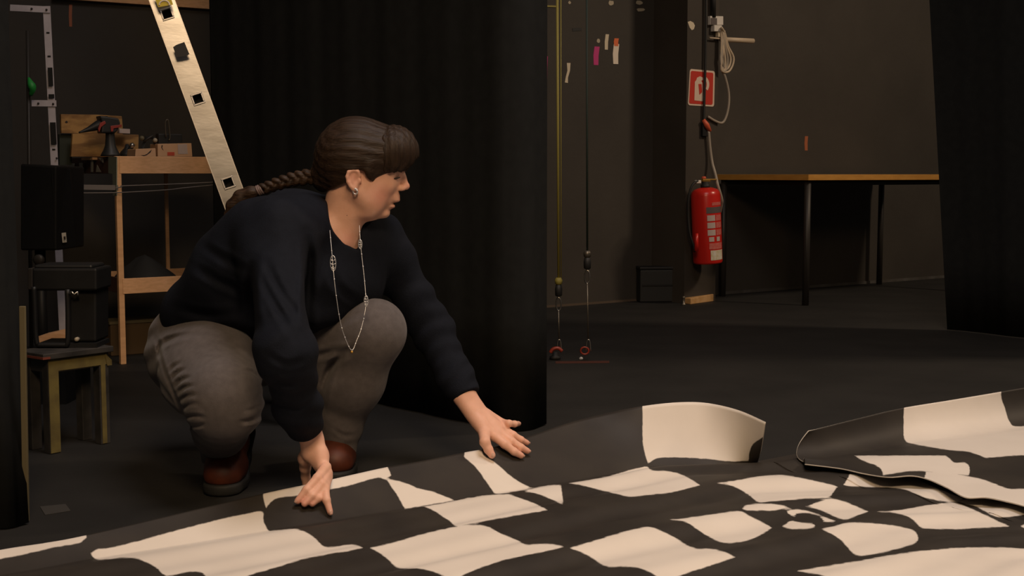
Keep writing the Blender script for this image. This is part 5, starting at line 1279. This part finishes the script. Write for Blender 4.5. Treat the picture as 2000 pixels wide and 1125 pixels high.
# ---- shoes
mat('shoe_orange', (0.12, 0.027, 0.010), 0.55, (0.075, 0.018, 0.008), 30)
mat('shoe_shade_tone', (0.045, 0.026, 0.018), 0.6)  # the knee's shade over the shoe, put into a dark colour
mat('sole_grey', (0.017, 0.017, 0.016), 0.7)
def shoe(toe, fwd, lift):
    fwd = Vector(fwd).normalized(); sd3 = Vector((fwd.y, -fwd.x, 0)).normalized()
    heel_up = Vector((0, 0, lift))
    L = 0.25
    def q(t, h, s=0): return toe - fwd * (L * t) + Vector((0, 0, h)) + heel_up * max(0, t - 0.25) * 1.3 + sd3 * s
    f = Field()
    f.chain([q(.10, .048), q(.28, .052), q(.55, .058), q(.88, .060)], [0.036, 0.041, 0.036, 0.036], 0.03)
    f.cone(q(.80, .070), q(.86, .095), 0.034, 0.036, 0.03)
    for s in (-0.012, 0.012): f.cone(q(.09, .044, s), q(.30, .046, s), 0.030, 0.032, 0.02)
    def bot(p):
        t = ((V3(toe) - p) @ V3(fwd)) / L; return 0.026 + lift * np.maximum(0, t - .25) * 1.3 - p[:, 2]
    f.fn(bot, '&', 0.004)
    ctr = V3(q(.5, .06)); o = field_obj('shoe', f, ctr - 0.2, ctr + 0.2, 0.004, 'shoe_orange', person, 1)
    g = Field()
    g.chain([q(.10, .018), q(.30, .018), q(.55, .018), q(.90, .018)], [0.046, 0.049, 0.042, 0.043], 0.02)
    def slab(p):
        t = ((V3(toe) - p) @ V3(fwd)) / L; b_ = lift * np.maximum(0, t - .25) * 1.3; return np.abs(p[:, 2] - b_ - 0.014) - 0.0135
    g.fn(slab, '&', 0.004)
    field_obj('sole', g, ctr - 0.2, ctr + 0.2, 0.004, 'sole_grey', o, 1)
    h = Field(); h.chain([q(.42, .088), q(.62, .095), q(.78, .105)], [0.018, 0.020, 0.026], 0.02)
    field_obj('shoe_shade', h, ctr - 0.2, ctr + 0.2, 0.005, 'shoe_shade_tone', o, 1)  # dark piece above the toe stands in for shade cast by the knee
    for t in (.36, .46, .56):
        bm = NB(); tube(bm, spline([q(t, .078, -.032), q(t, .098, 0), q(t, .078, .032)], 9), 0.003, 6); obj('lace', bm, 'sole_grey', o, True)
    return o
shoe(G(432, 968), (0.03, -1, 0), 0.10)
shoe(G(655, 942), (0.12, -1, 0), 0.0)

# ---- hair
hr = Field()
hr.ell(H(705, 312), (84 * pm, 0.084, 79 * pm), 0.02)
hr.ell(H(672, 322), (50 * pm, 0.070, 58 * pm), 0.03)
hr.ell(H(690, 300), (66 * pm, 0.080, 66 * pm), 0.03)
hr.ell(H(760, 298), (44 * pm, 0.073, 44 * pm), 0.03)
hr.cone(H(650, 345), H(622, 346), 0.030, 0.018, 0.03)
hr.cone(H(668, 350), H(640, 358), 0.045, 0.020, 0.03)
for s in (-1, 1): hr.cone(H(727, 325, s * 0.072), H(728, 350, s * 0.068), 0.012, 0.006, 0.012)
HX = [600, 637, 660, 684, 690, 700, 711, 716, 722, 729, 733, 740, 760, 800]
HYy = [385, 374, 364, 352, 338, 331, 335, 346, 352, 356, 350, 345, 338, 335]
def hair_cut(p):
    px, py = pix(p); return (py - np.interp(px, HX, HYy)) * pm * 0.85
hr.warp(lambda p: 0.0008 * np.sin(260 * p[:, 2] + 30 * p[:, 0] + 4 * np.sin(60 * p[:, 1])) + 0.0006 * np.sin(330 * p[:, 1] + 120 * p[:, 2]))
hr.fn(hair_cut, '&', 0.006)
def hair_material(name, flow, base=(0.016, 0.0088, 0.0052), tip=(0.037, 0.021, 0.0120)):
    m = bpy.data.materials.new(name); m.use_nodes = True; nt = m.node_tree; b = nt.nodes['Principled BSDF']
    tc = nt.nodes.new('ShaderNodeTexCoord'); mp = nt.nodes.new('ShaderNodeMapping'); mp.inputs['Scale'].default_value = flow
    nt.links.new(tc.outputs['Object'], mp.inputs[0])
    nz = nt.nodes.new('ShaderNodeTexNoise'); nz.inputs['Scale'].default_value = 1.0; nz.inputs['Detail'].default_value = 5; nz.inputs['Distortion'].default_value = 0.3
    nt.links.new(mp.outputs[0], nz.inputs['Vector'])
    r = nt.nodes.new('ShaderNodeValToRGB'); r.color_ramp.elements[0].position = .32; r.color_ramp.elements[1].position = .7
    r.color_ramp.elements[0].color = (*base, 1); r.color_ramp.elements[1].color = (*tip, 1)
    nt.links.new(nz.outputs['Fac'], r.inputs[0]); nt.links.new(r.outputs[0], b.inputs['Base Color'])
    b.inputs['Roughness'].default_value = 0.55; b.inputs['Specular IOR Level'].default_value = 0.25
    bp = nt.nodes.new('ShaderNodeBump'); bp.inputs['Strength'].default_value = 0.7; bp.inputs['Distance'].default_value = 0.003
    nt.links.new(nz.outputs['Fac'], bp.inputs['Height']); nt.links.new(bp.outputs[0], b.inputs['Normal']); M[name] = m
hair_material('hair_combed', (14, 200, 190)); hair_material('hair_fringe', (190, 190, 18)); hair_material('hair_tail', (40, 160, 160), tip=(0.055, 0.030, 0.016))
hc = field_obj('hair', hr, H(705, 312) - Vector((.15, .14, .14)), H(705, 312) + Vector((.17, .14, .14)), 0.0028, 'hair_combed', person, 1)
fg = Field()
fg.ell(H(774, 296), (40 * pm, 0.072, 47 * pm), 0.02)
fg.ell(H(760, 300), (48 * pm, 0.0745, 48 * pm), 0.03)
fg.ell(H(760, 320), (38 * pm, 0.070, 30 * pm), 0.02)
fg.warp(lambda p: 0.0011 * np.sin(300 * p[:, 1] + 60 * p[:, 0]) + 0.0008 * np.sin(420 * p[:, 0] + 90 * p[:, 1]))
def fr_cut(p):
    px, py = pix(p); lim = np.interp(px, [720, 735, 745, 770, 792, 805, 815, 825], [352, 349, 343, 336.5, 335, 322, 310, 300]) + 2.5 * np.sin(px * 0.9) * np.sin(px * 0.37)
    return (py - lim) * pm * 0.85
fg.fn(fr_cut, '&', 0.003)
fg.ell(H(738, 326), (44 * pm, 0.066, 66 * pm), 0.01, '-')
field_obj('fringe', fg, H(772, 300) - Vector((.08, .10, .09)), H(772, 300) + Vector((.08, .10, .09)), 0.0025, 'hair_fringe', hc, 1)
# braid lying along the back, tie, loose tail
bf = Field()
bp_ = spline([H(632, 341), H(600, 346), H(570, 351), H(540, 360), H(515, 369)], 17)
for i in range(16):
    a = bp_[i]; b = bp_[i + 1]; t = (b - a).normalized(); s = 1 if i % 2 else -1
    w = 0.0165 - 0.0052 * i / 15
    lat = Vector((0, 1, 0)); upv = t.cross(lat).normalized()
    if upv.z < 0: upv = -upv
    d1 = (t * 0.75 + upv * s * 0.65).normalized(); d3 = Vector((0, 1, 0)); d2 = d3.cross(d1)
    R = np.array([list(d1), list(d3), list(d2)]).T
    bf.ell((a + b) / 2 + upv * s * w * 0.42 + Vector((0, -0.004, 0)), (w * 1.15, w * 0.85, w * 0.62), 0.0022, rot=R)
br = field_obj('braid', bf, H(570, 355) - Vector((.10, .05, .05)), H(570, 355) + Vector((.10, .05, .05)), 0.0016, 'hair_tail', hc, 1)
mat('hair_tie', (0.17, 0.12, 0.11), 0.6)
bm = NB()
for k in range(3):
    c = H(511 - 3.2 * k, 370 + 1.3 * k); tx = Vector((-0.9, 0, -0.43)); u1 = Vector((0, 1, 0)); u2 = tx.cross(u1).normalized()
    tube(bm, [c + (u1 * math.cos(a) + u2 * math.sin(a)) * 0.0112 for a in np.linspace(0, 6.283, 17)[:-1]], 0.0028, 6, True)
obj('hair_tie', bm, 'hair_tie', hc, True)
tf = Field(); tp2 = [H(508, 371), H(490, 377), H(470, 386), H(455, 402), H(447, 420), H(443, 436)]
tf.chain(tp2, [0.0095, 0.0150, 0.0165, 0.0145, 0.0095, 0.0035], 0.01)
tf.warp(lambda p: 0.0010 * np.sin(420 * p[:, 1] + 200 * p[:, 2]))
field_obj('hair_tail', tf, H(475, 400) - Vector((.07, .05, .07)), H(475, 400) + Vector((.07, .05, .07)), 0.0022, 'hair_tail', hc, 1)
# ---- earring, necklace
mat('silver', (0.82, 0.82, 0.84), 0.3, metal=0.7)
bm = NB()
c = H(702, 373, 0.079); tube(bm, [c + Vector((0.0052 * math.cos(a), -0.0012, 0.0062 * math.sin(a))) for a in np.linspace(0, 6.283, 15)[:-1]], 0.0020, 8, True)
bmesh.ops.create_icosphere(bm, subdivisions=2, radius=0.0030, matrix=Matrix.Translation(c + Vector((0.0, -0.002, 0.0055))))
bmesh.ops.create_icosphere(bm, subdivisions=2, radius=0.0022, matrix=Matrix.Translation(c + Vector((0.004, -0.003, 0.002))))
obj('earring', bm, 'silver', person, True)
nk = empty('necklace', (0, 0, 0)); nk.parent = person; nk.location = -person.location
YN = 2.905
L_ = [P(642, 430, 2.955), P(646, 470, 2.93), P(650, 515, 2.905), P(655, 565, 2.89), P(664, 625, 2.88), P(674, 660, 2.88), P(687, 684, 2.88)]
R_ = [P(687, 684, 2.88), P(697, 664, 2.89), P(706, 640, 2.90), P(714, 600, 2.915), P(713, 560, 2.93), P(708, 512, 2.945), P(704, 475, 2.955), P(702, 440, 2.97)]
chain_pts = spline(L_ + R_[1:], 90)
bm = NB(); tube(bm, chain_pts, 0.0008, 5); 
def npart(name, bm, m): 
    o = obj(name, bm, m, None, True); o.parent = nk; return o
npart('chain', bm, 'silver')
bm = NB(); bmesh.ops.create_icosphere(bm, subdivisions=1, radius=0.0019); bead = npart('bead', bm, 'silver'); bead.location = chain_pts[2]
for i in range(6, 88, 4):
    q = bead.copy(); q.location = chain_pts[i]; C.objects.link(q)
def leafy(c, tdir, l, w):
    bm = NB(); tdir = Vector(tdir).normalized(); sdv = Vector((0, -1, 0)).cross(tdir).normalized()
    out = [c + tdir * l * math.cos(a) * (1.0) + sdv * w * math.sin(a) for a in np.linspace(0, 6.283, 17)[:-1]]
    tube(bm, out, 0.0012, 5, True)
    for k in (-0.5, 0, 0.5):
        ww = w * math.sqrt(1 - k * k)
        tube(bm, [c + tdir * l * k - sdv * ww, c + tdir * (l * k + l * 0.25)], 0.0010, 5); tube(bm, [c + tdir * l * k + sdv * ww, c + tdir * (l * k + l * 0.25)], 0.0010, 5)
    npart('leaf_charm', bm, 'silver')
leafy(P(650.5, 514, 2.902), (0.03, 0, -1), 0.0175, 0.0062)
leafy(P(703.5, 477, 2.952), (0.03, 0, -1), 0.0105, 0.0040)
leafy(P(715, 588, 2.915), (0.0, 0, -1), 0.0120, 0.0044)
bm = NB(); bmesh.ops.create_icosphere(bm, subdivisions=2, radius=0.0034, matrix=Matrix.Translation(P(687, 687.5, 2.88))); npart('pendant', bm, 'brass')
